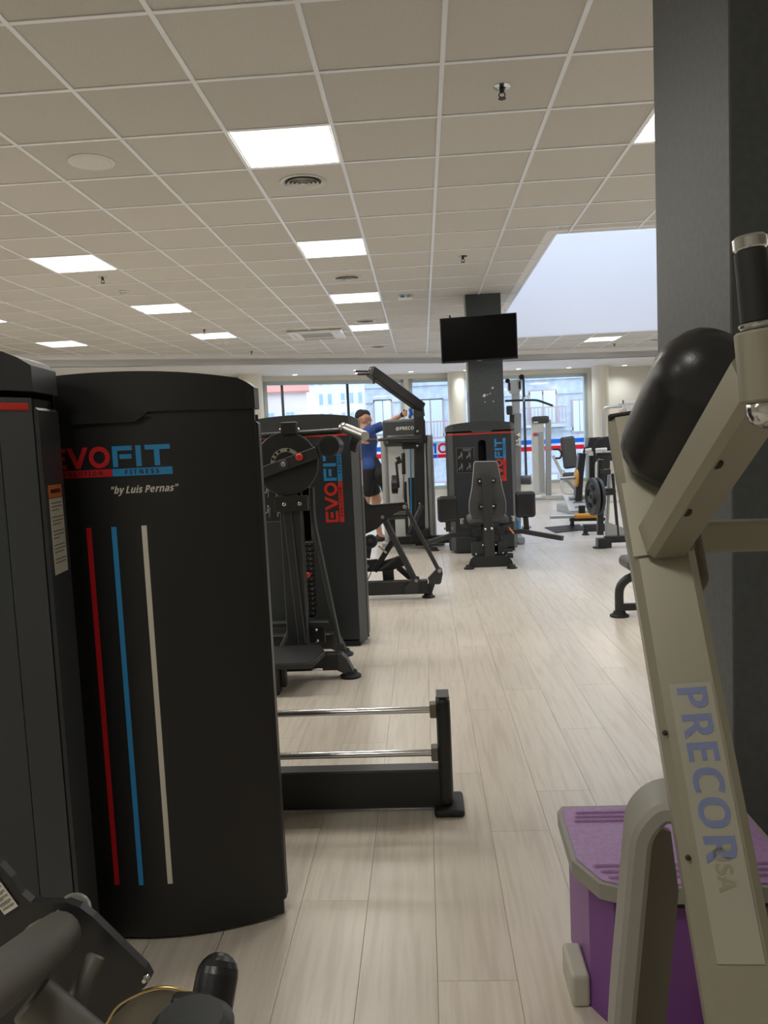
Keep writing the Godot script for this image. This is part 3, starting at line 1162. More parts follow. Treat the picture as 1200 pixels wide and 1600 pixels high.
func placard(p: Node3D, T: Transform3D, at: Vector3) -> void:
	var old := O
	O = Vector3.ZERO
	var b := mb()
	b.box(Vector3(0, 0, 0), Vector3(0.2, 0.3, 0.002), Basis.IDENTITY, 0.0)
	var o := part(p, "instruction_placard", b, M.shroud_black)
	o.transform = T * Transform3D(Basis.IDENTITY, at + Vector3(0, 0, 0.001))
	b = mb()
	var z := 0.0015
	for y in [-0.08, 0.055]:
		for x in [-0.045, 0.045]:
			# small seated figure
			b.cyl(Vector3(x, y + 0.035, z), Vector3(x, y + 0.035, z + 0.001), 0.008, -1.0, 10, 0.0)
			b.bar([Vector3(x, y + 0.022, z), Vector3(x - 0.006, y - 0.008, z)], 0.011, 0.002, Vector3.BACK, 0.0)
			b.bar([Vector3(x - 0.006, y - 0.006, z), Vector3(x - 0.028, y - 0.01, z)], 0.009, 0.002, Vector3.BACK, 0.0)
			b.bar([Vector3(x - 0.026, y - 0.01, z), Vector3(x - 0.03, y - 0.036, z)], 0.008, 0.002, Vector3.BACK, 0.0)
			b.bar([Vector3(x + 0.012, y + 0.025, z), Vector3(x + 0.004, y - 0.04, z)], 0.004, 0.002, Vector3.BACK, 0.0)
	for i in 4:
		b.box(Vector3(0.02, 0.138 - i * 0.009, z), Vector3(0.11 - (i % 2) * 0.03, 0.003, 0.001), Basis.IDENTITY, 0.0)
	for s in [-1.0, 1.0]:
		b.box(Vector3(s * 0.098, 0, z), Vector3(0.002, 0.3, 0.001), Basis.IDENTITY, 0.0)
		b.box(Vector3(0, s * 0.149, z), Vector3(0.2, 0.002, 0.001), Basis.IDENTITY, 0.0)
	part(o, "pictogram", b, M.print_grey)
	O = old


func warning_label(p: Node3D, T: Transform3D, w: float, h: float) -> void:
	var old := O
	O = Vector3.ZERO
	var b := mb()
	b.box(Vector3(0, -0.08 * h, 0), Vector3(w, h * 0.84, 0.001), Basis.IDENTITY, 0.0)
	var o := part(p, "warning_label", b, M.white_print, "white warning label with an orange header")
	o.transform = T
	b = mb()
	b.box(Vector3(0, 0.42 * h, 0), Vector3(w, h * 0.14, 0.001), Basis.IDENTITY, 0.0)
	part(o, "label_header", b, M.orange)
	words(o, "header_text", "WARNING", h * 0.045, Transform3D(Basis.IDENTITY, Vector3(0, 0.42 * h, 0.001)), M.print_dark, 700, 0.0006)
	b = mb()
	var r := RandomNumberGenerator.new()
	r.seed = 5
	for i in 18:
		if i % 4 == 3:
			continue
		var l := w * (0.82 if i % 4 < 2 else r.randf_range(0.35, 0.7))
		b.box(Vector3(-w * 0.41 + l / 2, h * (0.29 - i * 0.039), 0.0008), Vector3(l, h * 0.012, 0.0006), Basis.IDENTITY, 0.0)
	part(o, "label_text", b, M.text_grey)
	O = old


func build_towers() -> void:
	# grey tower cut by the left edge of the view
	var t := thing("chest_press_machine", "dark grey weight tower with red stripe and white warning label beside the black tower", "gym machine", Vector3(-1.254, 0, -1.63))
	var T := Transform3D(Basis(Vector3.UP, 0.11).scaled(Vector3(1, 1.03, 1)), Vector3(0, 0, 0))
	tower(t, T, false, true)
	var b := mb()
	O = Vector3.ZERO
	placard(t, T, Vector3(-0.19, 1.16, 0.0))
	side_logo(t, T)
	warning_label(t, T * Transform3D(Basis(Vector3.UP, PI / 2), Vector3(TW + 0.0095, 1.15, -0.145)), 0.085, 0.21)
	# its base rail and seat post running towards the viewer's left
	O = Vector3(-1.254, 0, -1.63)
	p_bar(t, "base_rail", [Vector3(-1.35, 0.07, -1.7), Vector3(-2.2, 0.07, -1.35)], 0.1, 0.14, M.frame_black)
	# silver pulley mast behind the grey tower
	t = thing("pulley_mast", "slim silver pulley mast rising behind the grey weight tower", "gym machine", Vector3(-1.457, 0.15, -2.35) * Vector3(1, 0, 1))
	var base := O
	p_bar(t, "mast", [base + Vector3.UP * 0.02, base + Vector3.UP * 1.98], 0.06, 0.09, M.silver_paint, Vector3.BACK)
	p_box(t, "foot_plate", base + Vector3(0, 0.011, 0), Vector3(0.22, 0.022, 0.2), M.frame_black)
	var top := base + Vector3.UP * 1.98
	p_cyl(t, "pulley_wheel", top + Vector3(-0.02, -0.16, 0.05), top + Vector3(0.0, -0.16, 0.07), 0.045, M.plastic_black)
	p_tube(t, "cable", [top + Vector3(0.02, -0.14, 0.06), top + Vector3(0.036, -0.3, 0.06), base + Vector3(0.03, 1.3, 0.05)], 0.003, M.plastic_black)
	p_box(t, "cap", top + Vector3(0, 0.01, 0), Vector3(0.065, 0.02, 0.095), M.plastic_black)
	# black tower seen from behind, with its rower base
	t = thing("low_row_machine", "tall black weight tower back with red, blue and white vertical stripes", "gym machine", Vector3(-0.83, 0, -2.325))
	T = Transform3D(Basis(Vector3.UP, PI), Vector3.ZERO)
	tower(t, T, true, false)
	var bend := func(q: Vector3, x0: float) -> Vector3: return Vector3(q.x, q.y, q.z - back_z(x0 - q.x))
	logo_bent(t, T * Transform3D(Basis(Vector3.LEFT, Vector3.UP, Vector3.FORWARD), Vector3(0.166, 1.299, 0)), 0.348, bend.bind(0.166))
	O = Vector3.ZERO
	var tm := words(t, "script_lettering", "\"by Luis Pernas\"", 0.0185, Transform3D.IDENTITY, M.white_print, 700, 0.001)
	var sh := Transform3D(Basis(Vector3(-1, 0, 0) * 0.86, Vector3(-0.28, 1, 0), Vector3(0, 0, -1)), Vector3(-0.088, 1.262, 0))
	var ta: Array = tm.mesh.get_mesh_arrays()
	var tv: PackedVector3Array = ta[Mesh.ARRAY_VERTEX]
	var te: PackedVector3Array = ta[Mesh.ARRAY_NORMAL]
	for i in tv.size():
		var q := sh * tv[i]
		tv[i] = Vector3(q.x, q.y, back_z(q.x) - 0.0006 + q.z)
		te[i] = (sh.basis * te[i]).normalized()
	var tn := []
	tn.resize(Mesh.ARRAY_MAX)
	tn[Mesh.ARRAY_VERTEX] = tv
	tn[Mesh.ARRAY_NORMAL] = te
	tn[Mesh.ARRAY_INDEX] = ta[Mesh.ARRAY_INDEX]
	var tmesh := ArrayMesh.new()
	tmesh.add_surface_from_arrays(Mesh.PRIMITIVE_TRIANGLES, tn)
	tm.mesh = tmesh
	tm.transform = T
	for s in [[0.068, M.deep_red, "long red stripe"], [-0.002, M.blue, "long blue stripe"], [-0.082, M.white_print, "long white stripe"]]:
		b = mb()
		var x: float = s[0]
		b.box(Vector3(x, 0.665, back_z(x) - 0.0005), Vector3(0.0135, 1.0, 0.003), Basis(Vector3.UP, -atan(0.2 * x / (TW * TW))), 0.0)
		part(t, "stripe", b, s[1], s[2]).transform = T
	O = Vector3(-0.83, 0, -2.325)
	p_bar(t, "base_beam", [Vector3(-0.75, 0.088, -2.76), Vector3(0.04, 0.088, -2.76)], 0.07, 0.145, M.frame_black)
	b = mb()
	b.rbox(Vector3(0.036, 0.226, -2.76), Vector3(0.052, 0.412, 0.1), Basis.IDENTITY, 0.024, 4)
	part(t, "end_post", b, M.frame_black)
	p_box(t, "post_cap", Vector3(0.036, 0.433, -2.76), Vector3(0.046, 0.004, 0.09), M.shroud_grey, Basis.IDENTITY, 0.001)
	for q in [[0.378, 0.03], [0.216, 0.03]]:
		p_cyl(t, "guide_rail", Vector3(-0.6, q[0], -2.75), Vector3(0.012, q[0], -2.75), 0.0125, M.chrome)
		p_box(t, "rail_clamp", Vector3(0.0, q[0], -2.75), Vector3(0.026, 0.05, 0.05), M.champagne_dark)
	b = mb()
	b.rbox(Vector3(0.044, 0.013, -2.76), Vector3(0.11, 0.026, 0.17), Basis.IDENTITY, 0.012, 3)
	part(t, "foot", b, M.rubber)
	p_box(t, "link_beam", Vector3(-0.7, 0.088, -2.63), Vector3(0.1, 0.14, 0.24), M.frame_black)


func logo_bent(p: Node3D, at: Transform3D, w: float, bend: Callable) -> void:
	# the wordmark following the bowed back panel
	var hold := Node3D.new()
	logo(hold, Transform3D.IDENTITY, w, M.deep_red, M.blue)
	for c in hold.get_children():
		hold.remove_child(c)
		p.add_child(c, true)
		c.transform = at
		for o in [c] + c.get_children():
			var arr: Array = o.mesh.get_mesh_arrays() if o.mesh is TextMesh else o.mesh.surface_get_arrays(0)
			var vv: PackedVector3Array = arr[Mesh.ARRAY_VERTEX]
			for i in vv.size():
				var q: Vector3 = bend.call(o.position + vv[i] if o != c else vv[i])
				vv[i] = q
			var outa := []
			outa.resize(Mesh.ARRAY_MAX)
			outa[Mesh.ARRAY_VERTEX] = vv
			outa[Mesh.ARRAY_NORMAL] = arr[Mesh.ARRAY_NORMAL]
			outa[Mesh.ARRAY_INDEX] = arr[Mesh.ARRAY_INDEX]
			var am := ArrayMesh.new()
			am.add_surface_from_arrays(Mesh.PRIMITIVE_TRIANGLES, outa)
			o.mesh = am
			if o != c:
				o.position = Vector3.ZERO
	hold.free()


func build_columns() -> void:
	var b := mb()
	b.box(Vector3(0.825, CEIL / 2 + 0.02, -9.97), Vector3(0.43, CEIL + 0.04, 0.43), Basis.IDENTITY, 0.004)
	var t := single("grey_column", "square dark grey column carrying the wall screen", "column", Vector3(0.825, 0, -9.97), b, M.column_grey)
	t.set_meta("kind", "structure")
	p_box(t, "conduit", Vector3(0.595, 2.55, -9.8), Vector3(0.03, 1.2, 0.03), M.plastic_white)
	for q in [[Vector3(0.906, 1.991, -9.75), 0.02], [Vector3(0.872, 1.922, -9.75), 0.012], [Vector3(0.8, 1.902, -9.75), 0.03], [Vector3(0.909, 1.825, -9.75), 0.012], [Vector3(0.805, 1.822, -9.75), 0.01], [Vector3(0.84, 1.908, -9.75), 0.012]]:
		var c := mb()
		var p: Vector3 = q[0]
		p.z = -9.7545
		var pts := []
		for i in 7:
			var a := TAU * i / 7
			pts.append(p + Vector3(cos(a) * q[1] * (0.6 + 0.4 * sin(i * 2.1)), sin(a) * q[1] * 0.7, 0))
		c.plate(pts, Vector3(0, 0, 0.001))
		part(t, "paint_chip", c, M.plastic_white)
	b = mb()
	b.box(Vector3(1.15, CEIL / 2 + 0.02, -2.68), Vector3(0.48, CEIL + 0.04, 0.7), Basis.IDENTITY, 0.004)
	t = single("grey_column", "broad dark grey column behind the pale metal exercise frame", "column", Vector3(1.15, 0, -2.68), b, M.column_grey)
	t.set_meta("kind", "structure")


func foot_disc(t: Node3D, p: Vector3, r := 0.06) -> void:
	var b := mb()
	b.lathe(Vector3(p.x, 0, p.z), Vector3.UP, [Vector2(0, 0), Vector2(0, r), Vector2(0.012, r), Vector2(0.022, r * 0.7), Vector2(0.04, r * 0.6), Vector2(0.04, 0)], 24)
	part(t, "foot", b, M.rubber)


func ring(b: MB, c: Vector3, r0: float, r1: float, a0: float, a1: float, t: Vector3, k := 24) -> void:
	for i in k:
		var a := lerpf(a0, a1, float(i) / k)
		var e := lerpf(a0, a1, float(i + 1) / k)
		b.plate([c + Vector3(cos(a), sin(a), 0) * r0, c + Vector3(cos(a), sin(a), 0) * r1, c + Vector3(cos(e), sin(e), 0) * r1, c + Vector3(cos(e), sin(e), 0) * r0], t)


# standing hip machine in front of the second tower
func build_glute_machine() -> void:
	var base := Vector3(-0.8, 0, -5.1)
	var t := thing("hip_machine", "dark standing hip machine with scale disc, red knob and upright red-blue wordmark", "gym machine", base)
	var T := Transform3D(Basis.IDENTITY, Vector3.ZERO)
	tower(t, T)
	side_logo(t, T)
	placard(t, T, Vector3(-0.2, 1.02, 0.0))
	warning_label(t, T * Transform3D(Basis.IDENTITY, Vector3(-0.072, 0.6, 0.0015)), 0.036, 0.2)
	warning_label(t, T * Transform3D(Basis(Vector3.UP, PI / 2), Vector3(TW + 0.0095, 1.18, -0.125)), 0.05, 0.2)
	O = base
	var zc := -4.55
	var c := Vector3(-0.811, 1.263, -4.55)
	# mast carrying the disc
	p_bar(t, "mast", [Vector3(c.x, 0.13, zc - 0.1), Vector3(c.x, 1.0, zc - 0.1)], 0.13, 0.09, M.shroud_dark, Vector3.BACK)
	p_bar(t, "mast_rib", [Vector3(c.x + 0.03, 0.16, zc - 0.05), Vector3(c.x - 0.02, 1.0, zc - 0.05)], 0.05, 0.03, M.frame_dark, Vector3.BACK)
	p_box(t, "mast_bracket", Vector3(-0.793, 1.024, -4.57), Vector3(0.2, 0.092, 0.05), M.frame_black)
	bolt(t, Vector3(-0.834, 1.024, -4.544), Vector3.BACK, 0.012)
	bolt(t, Vector3(-0.742, 1.024, -4.544), Vector3.BACK, 0.012)
	var b := mb()
	b.cyl(c + Vector3(0, 0, -0.05), c + Vector3(0, 0, -0.01), 0.19, -1.0, 48, 0.005)
	part(t, "disc", b, M.frame_black)
	b = mb()
	ring(b, c + Vector3(0, 0, -0.01), 0.072, 0.094, 0.35, PI + 0.05, Vector3(0, 0, 0.002))
	var sc := part(t, "angle_scale", b, M.plastic_pale, "pale angle scale")
	b = mb()
	for i in 4:
		var a: float = [1.36, 2.05, 2.4, 2.75][i]
		b.cyl(c + Vector3(cos(a), sin(a), 0) * 0.083 + Vector3(0, 0, -0.009), c + Vector3(cos(a), sin(a), 0) * 0.083 + Vector3(0, 0, -0.006), 0.009, -1.0, 12, 0.0)
	part(sc, "peg_hole", b, M.slot_black)
	p_bar(t, "swing_arm", [Vector3(-1.014, 1.198, -4.5), Vector3(-0.613, 1.326, -4.5)], 0.035, 0.066, M.frame_dark, Vector3.UP)
	p_cyl(t, "hub", c + Vector3(0, 0, -0.01), c + Vector3(0, 0, 0.085), 0.026, M.frame_dark)
	p_cyl(t, "hub_bolt", c + Vector3(0, 0, 0.085), c + Vector3(0, 0, 0.095), 0.014, M.steel)
	var k := Vector3(-0.715, 1.301, -4.48)
	b = mb()
	b.lathe(k, Vector3.BACK, [Vector2(0, 0.01), Vector2(0.01, 0.021), Vector2(0.03, 0.021), Vector2(0.037, 0.014), Vector2(0.037, 0)], 20)
	part(t, "release_knob", b, M.red, "round red release knob")
	var pc := Vector3(-0.541, 1.357, -4.45)
	p_cap(t, "roller_pad", pc + Vector3(0, 0, -0.3), pc, 0.061, 0.012, M.pad_black)
	p_cap(t, "roller_end_ring", pc + Vector3(0.0, 0, -0.012), pc + Vector3(0, 0, -0.002), 0.064, 0.004, M.frame_dark)
	p_bar(t, "pad_bracket", [Vector3(-0.618, 1.36, -4.5), Vector3(-0.604, 1.285, -4.5)], 0.05, 0.012, M.frame_dark, Vector3.RIGHT)
	# hand rail across the top
	p_box(t, "rail_clamp", Vector3(-0.781, 1.473, -4.56), Vector3(0.092, 0.072, 0.07), M.frame_black)
	bolt(t, Vector3(-0.831, 1.468, -4.56), Vector3.LEFT, 0.008)
	bolt(t, Vector3(-0.728, 1.463, -4.56), Vector3.RIGHT, 0.012)
	p_tube(t, "hand_rail", [Vector3(-1.069, 1.434, -4.6), Vector3(-0.47, 1.444, -4.6)], 0.018, M.frame_dark)
	p_cyl(t, "hand_grip", Vector3(-0.458, 1.459, -4.6), Vector3(-0.324, 1.402, -4.45), 0.03, M.steel)
	b = mb()
	b.rbox(Vector3(-0.461, 1.459, -4.59), Vector3(0.062, 0.062, 0.062), Basis.IDENTITY, 0.03, 5)
	part(t, "grip_end", b, M.chrome)
	p_bar(t, "grip_stem", [Vector3(-0.392, 1.399, -4.6), Vector3(-0.424, 1.338, -4.8)], 0.05, 0.05, M.frame_black, Vector3.BACK)
	# raking legs and low frame
	p_bar(t, "raking_leg", [Vector3(-0.69, 1.107, -4.72), Vector3(-0.693, 0.909, -4.72), Vector3(-0.57, 0.121, -4.72)], 0.03, 0.05, M.shroud_grey, Vector3.BACK, 0.1)
	p_bar(t, "raking_leg", [Vector3(-1.029, 0.97, -4.72), Vector3(-1.078, 0.163, -4.72)], 0.03, 0.05, M.shroud_grey, Vector3.BACK)
	p_bar(t, "cross_rail", [Vector3(-1.068, 0.261, -4.7), Vector3(-0.625, 0.258, -4.7)], 0.06, 0.04, M.frame_dark, Vector3.UP)
	p_bar(t, "strut", [Vector3(-0.856, 0.252, -4.66), Vector3(-0.911, 0.14, -4.6)], 0.03, 0.03, M.frame_dark, Vector3.BACK)
	p_bar(t, "strut", [Vector3(-0.772, 0.257, -4.66), Vector3(-0.793, 0.136, -4.6)], 0.03, 0.04, M.frame_dark, Vector3.BACK)
	p_box(t, "frame_plate", Vector3(-0.717, 0.188, -4.7), Vector3(0.13, 0.1, 0.03), M.frame_black)
	for q in [Vector3(-0.794, 0.238, -4.64), Vector3(-0.698, 0.235, -4.64), Vector3(-0.762, 0.169, -4.64), Vector3(-0.694, 0.167, -4.64)]:
		bolt(t, q, Vector3.BACK, 0.009)
	# two floor beams with sloping ends
	for q in [[-4.9, -0.56, M.frame_black], [-4.42, -0.47, M.frame_black]]:
		var z: float = q[0]
		var xe: float = q[1]
		p_bar(t, "floor_beam", [Vector3(-1.25, 0.1, z), Vector3(xe - 0.07, 0.1, z)], 0.07, 0.1, q[2])
		b = mb()
		b.plate([Vector3(xe - 0.08, 0.15, z - 0.034), Vector3(xe - 0.05, 0.145, z - 0.034), Vector3(xe - 0.02, 0.115, z - 0.034), Vector3(xe + 0.01, 0.05, z - 0.034), Vector3(xe + 0.015, 0.03, z - 0.034), Vector3(xe - 0.04, 0.03, z - 0.034), Vector3(xe - 0.08, 0.05, z - 0.034)], Vector3(0, 0, 0.068))
		part(t, "beam_end", b, M.shroud_grey)
		foot_disc(t, Vector3(xe - 0.005, 0, z), 0.062)
	# step plate and pedestal
	p_plate(t, "step_plate", [Vector3(-1.1, 0.155, -4.5), Vector3(-0.665, 0.155, -4.5), Vector3(-0.62, 0.155, -4.36), Vector3(-0.66, 0.155, -4.12), Vector3(-1.1, 0.155, -4.12)], Vector3(0, 0.022, 0), M.rubber)
	p_bar(t, "step_edge", [Vector3(-1.1, 0.16, -4.115), Vector3(-0.657, 0.16, -4.115), Vector3(-0.615, 0.16, -4.36), Vector3(-0.66, 0.16, -4.5)], 0.006, 0.03, M.frame_dark)
	p_box(t, "pedestal", Vector3(-0.88, 0.078, -4.16), Vector3(0.075, 0.155, 0.1), M.frame_black)
	p_box(t, "pedestal_bracket", Vector3(-0.828, 0.08, -4.2), Vector3(0.03, 0.11, 0.05), M.frame_dark)
	p_cyl(t, "step_pin", Vector3(-0.66, 0.13, -4.14), Vector3(-0.6, 0.13, -4.14), 0.007, M.chrome)


# leg machine with two long links
func build_leg_machine() -> void:
	var base := Vector3(-0.3, 0, -6.62)
	var t := thing("leg_curl_machine", "black leg machine with two long slanting links beside the second tower", "gym machine", base)
	var z := -6.6
	p_bar(t, "base_beam", [Vector3(-1.1, 0.105, -6.65), Vector3(0.0, 0.105, -6.65)], 0.08, 0.12, M.frame_black)
	p_bar(t, "end_post", [Vector3(0.049, 0.165, -6.68), Vector3(0.0, 0.03, -6.68)], 0.055, 0.06, M.frame_dark, Vector3.BACK)
	foot_disc(t, Vector3(0.0, 0, -6.68), 0.058)
	p_plate(t, "cam_plate", [Vector3(-0.892, 1.018, -6.6), Vector3(-0.561, 0.983, -6.6), Vector3(-0.537, 0.969, -6.6), Vector3(-0.486, 0.851, -6.6), Vector3(-0.459, 0.839, -6.6), Vector3(-0.183, 0.851, -6.6), Vector3(-0.15, 0.837, -6.6), Vector3(-0.14, 0.809, -6.6), Vector3(-0.147, 0.782, -6.6), Vector3(-0.219, 0.774, -6.6), Vector3(-0.27, 0.751, -6.6), Vector3(-0.315, 0.717, -6.6), Vector3(-0.355, 0.688, -6.6), Vector3(-0.416, 0.632, -6.6), Vector3(-0.56, 0.571, -6.6), Vector3(-0.917, 0.563, -6.6)], Vector3(0, 0, -0.05), M.frame_black)
	p_bar(t, "cam_flange", [Vector3(-0.542, 0.969, -6.61), Vector3(-0.487, 0.848, -6.61), Vector3(-0.454, 0.838, -6.61), Vector3(-0.183, 0.849, -6.61)], 0.05, 0.008, M.shroud_grey)
	p_bar(t, "thick_link", [Vector3(-0.351, 0.703, -6.64), Vector3(-0.113, 0.167, -6.64)], 0.05, 0.075, M.frame_dark, Vector3.BACK)
	p_bar(t, "thin_link", [Vector3(-0.162, 0.812, -6.57), Vector3(0.1, 0.249, -6.57)], 0.035, 0.045, M.frame_dark, Vector3.BACK)
	for q in [[Vector3(-0.367, 0.73, -6.6), 0.016], [Vector3(-0.172, 0.812, -6.545), 0.017], [Vector3(-0.099, 0.17, -6.585), 0.017], [Vector3(0.103, 0.254, -6.54), 0.017]]:
		p_cyl(t, "pivot_pin", q[0] + Vector3(0, 0, -0.1), q[0] + Vector3(0, 0, 0.008), q[1], M.steel)
	p_plate(t, "link_bracket", [Vector3(-0.073, 0.202, -6.59), Vector3(-0.069, 0.163, -6.59), Vector3(-0.092, 0.068, -6.59), Vector3(-0.112, 0.058, -6.59), Vector3(-0.195, 0.067, -6.59), Vector3(-0.201, 0.112, -6.59), Vector3(-0.117, 0.198, -6.59), Vector3(-0.094, 0.209, -6.59)], Vector3(0, 0, 0.012), M.frame_dark)
	p_plate(t, "post_bracket", [Vector3(0.127, 0.261, -6.63), Vector3(0.131, 0.221, -6.63), Vector3(0.114, 0.143, -6.63), Vector3(0.096, 0.13, -6.63), Vector3(0.013, 0.136, -6.63), Vector3(0.002, 0.187, -6.63), Vector3(0.085, 0.268, -6.63), Vector3(0.108, 0.275, -6.63)], Vector3(0, 0, 0.05), M.frame_dark)
	# low seat frame
	p_plate(t, "frame_bracket", [Vector3(-0.565, 0.329, -6.8), Vector3(-0.444, 0.335, -6.8), Vector3(-0.428, 0.306, -6.8), Vector3(-0.243, 0.356, -6.8), Vector3(-0.202, 0.268, -6.8), Vector3(-0.271, 0.248, -6.8), Vector3(-0.323, 0.227, -6.8), Vector3(-0.57, 0.225, -6.8), Vector3(-0.615, 0.238, -6.8)], Vector3(0, 0, -0.04), M.frame_black)
	p_bar(t, "frame_riser", [Vector3(-0.351, 0.24, -6.8), Vector3(-0.346, 0.112, -6.8)], 0.1, 0.06, M.frame_black, Vector3.BACK)
	p_bar(t, "diagonal", [Vector3(-0.473, 0.229, -6.82), Vector3(-0.27, 0.533, -6.82)], 0.05, 0.06, M.frame_black, Vector3.BACK)
	p_bar(t, "diagonal", [Vector3(-0.26, 0.256, -6.82), Vector3(-0.133, 0.135, -6.82)], 0.05, 0.05, M.frame_black, Vector3.BACK)
	p_tube(t, "damper", [Vector3(-0.418, 0.243, -6.76), Vector3(-0.254, 0.357, -6.76)], 0.012, M.frame_dark)
	p_cyl(t, "lever", Vector3(-0.42, 0.458, -6.78), Vector3(-0.355, 0.392, -6.78), 0.012, M.chrome)
	p_cap(t, "ankle_roller", Vector3(-0.504, 0.485, -6.95), Vector3(-0.472, 0.536, -6.5), 0.06, 0.012, M.pad_black)
	p_cyl(t, "roller_axle", Vector3(-0.512, 0.47, -7.05), Vector3(-0.47, 0.54, -6.47), 0.018, M.frame_black)
	p_bar(t, "roller_arm", [Vector3(-0.496, 0.505, -6.75), Vector3(-0.526, 0.358, -6.75)], 0.05, 0.05, M.frame_black, Vector3.BACK)
	p_cyl(t, "cam_hub", Vector3(-0.542, 0.269, -6.84), Vector3(-0.537, 0.279, -6.78), 0.02, M.steel)
	p_tube(t, "cable", [Vector3(-0.477, 0.31, -6.75), Vector3(-0.496, 0.23, -6.72), Vector3(-0.537, 0.155, -6.7)], 0.004, M.plastic_black)
	# its weight tower, mostly behind the hip machine
	tower(t, Transform3D(Basis.IDENTITY, Vector3(-0.85, 0, -0.85)), false, false)
	O = base
	p_bar(t, "tower_link", [Vector3(-1.1, 0.105, -6.7), Vector3(-1.1, 0.105, -7.5)], 0.08, 0.12, M.frame_black)


# pulldown tower
func build_pulldown() -> void:
	var base := Vector3(0.0, 0, -10.6)
	var t := thing("lat_pulldown_machine", "black-armed pulldown machine with silver tower and padded thigh roller", "gym machine", base)
	# main upright and raised arm
	p_bar(t, "upright", [Vector3(-0.077, 0.087, -9.95) * Vector3(1, 0, 1) + Vector3(0, 0.03, 0), Vector3(-0.025, 1.825, -9.95)], 0.13, 0.1, M.frame_black, Vector3.BACK, 0.0, 0.012)
	p_bar(t, "top_arm", [Vector3(0.007, 1.799, -9.95), Vector3(-0.584, 2.239, -9.4)], 0.11, 0.13, M.frame_black, Vector3.UP, 0.0, 0.012)
	p_plate(t, "elbow_gusset", [Vector3(0.04, 1.819, -9.89), Vector3(0.051, 1.689, -9.89), Vector3(-0.096, 1.68, -9.89), Vector3(-0.092, 1.776, -9.89)], Vector3(0, 0, -0.01), M.frame_dark)
	for q in [Vector3(-0.055, 1.499, -9.885), Vector3(-0.063, 1.313, -9.885), Vector3(-0.061, 0.575, -9.885)]:
		bolt(t, q, Vector3.BACK, 0.016)
	p_cyl(t, "handle_hub", Vector3(-0.57, 2.274, -9.45), Vector3(-0.582, 2.182, -9.45), 0.03, M.steel)
	for q in [[Vector3(-0.77, 2.258, -9.5), Vector3(-0.614, 2.25, -9.5)], [Vector3(-0.725, 2.195, -9.2), Vector3(-0.581, 2.191, -9.2)]]:
		p_cyl(t, "handle", q[0], q[1], 0.015, M.rubber)
		p_cyl(t, "handle_cap", q[0] + Vector3(-0.03, 0, 0), q[0], 0.014, M.chrome)
	p_cyl(t, "hook", Vector3(-0.548, 2.176, -9.4), Vector3(-0.553, 2.085, -9.4), 0.012, M.rubber)
	# thigh roller
	p_cap(t, "thigh_roller", Vector3(-0.434, 1.41, -9.7), Vector3(-0.018, 1.399, -9.7), 0.05, 0.012, M.pad_black)
	p_cyl(t, "roller_bar", Vector3(-0.742, 1.418, -10.05), Vector3(-0.426, 1.41, -9.7), 0.018, M.rubber)
	p_cyl(t, "roller_ring", Vector3(-0.559, 1.413, -9.85), Vector3(-0.538, 1.412, -9.83), 0.021, M.yellow)
	p_box(t, "roller_bracket", Vector3(-0.175, 1.326, -9.8), Vector3(0.16, 0.09, 0.06), M.frame_black)
	p_cyl(t, "height_damper", Vector3(-0.244, 1.232, -9.8), Vector3(-0.247, 0.965, -9.8), 0.024, M.rubber)
	p_cyl(t, "damper_rod", Vector3(-0.23, 1.361, -9.8), Vector3(-0.265, 0.647, -9.8), 0.01, M.steel)
	p_cap(t, "counter_pad", Vector3(-0.409, 0.84, -9.82), Vector3(-0.327, 0.837, -9.82), 0.12, 0.015, M.pad_black)
	p_bar(t, "counter_arm", [Vector3(-0.337, 1.124, -9.78), Vector3(-0.319, 0.798, -9.78)], 0.03, 0.035, M.frame_black, Vector3.BACK)
	p_cyl(t, "arm_joint", Vector3(-0.319, 1.187, -9.8), Vector3(-0.29, 1.105, -9.8), 0.03, M.frame_black)
	p_cyl(t, "joint_screw", Vector3(-0.353, 1.148, -9.79), Vector3(-0.32, 1.147, -9.79), 0.012, M.chrome)
	# silver weight tower
	var zt := -10.22
	var lo := Vector3(-0.529, 0.234, -10.22)
	var hi := Vector3(0.093, 0.209, -10.22)
	var cx := (lo.x + hi.x) / 2
	var w := hi.x - lo.x
	p_box(t, "tower_panel", Vector3(cx, 0.72, zt), Vector3(w - 0.1, 1.22, 0.05), M.pale_paint)
	p_box(t, "tower_window", Vector3(cx + 0.1, 0.52, zt + 0.028), Vector3(0.17, 0.76, 0.006), M.frame_dark)
	p_cyl(t, "tower_cable", Vector3(-0.154, 1.374, -10.15), Vector3(-0.18, 0.364, -10.15), 0.01, M.blue)
	p_box(t, "tower_slot", Vector3(cx - 0.03, 0.5, zt + 0.028), Vector3(0.04, 0.7, 0.006), M.frame_black)
	for s in [lo.x + 0.03, hi.x]:
		var cb := mb()
		cb.cyl(Vector3(s, 0.05, zt), Vector3(s, 1.45, zt), 0.05, -1.0, 24, 0.006)
		part(t, "tower_column", cb, M.silver_paint)
	p_box(t, "side_strip", Vector3(hi.x - 0.08, 0.72, zt + 0.03), Vector3(0.06, 1.3, 0.05), M.pale_paint)
	var hb := mb()
	hb.rbox(Vector3(cx - 0.01, 1.5, zt), Vector3(w - 0.06, 0.34, 0.18), Basis.IDENTITY, 0.04, 4)
	var hd := part(t, "tower_head", hb, M.shroud_grey)
	p_box(t, "head_window", Vector3(cx - 0.06, 1.41, zt + 0.09), Vector3(0.36, 0.1, 0.006), M.silver_paint)
	words(hd, "lettering", "\u0040PRECOR", 0.042, Transform3D(Basis.IDENTITY, Vector3(cx + 0.02, 1.55, zt + 0.0915) - O), M.plastic_white, 700, 0.002)
	p_box(t, "tower_base", Vector3(cx + 0.05, 0.03, zt), Vector3(w + 0.2, 0.05, 0.26), M.silver_paint)
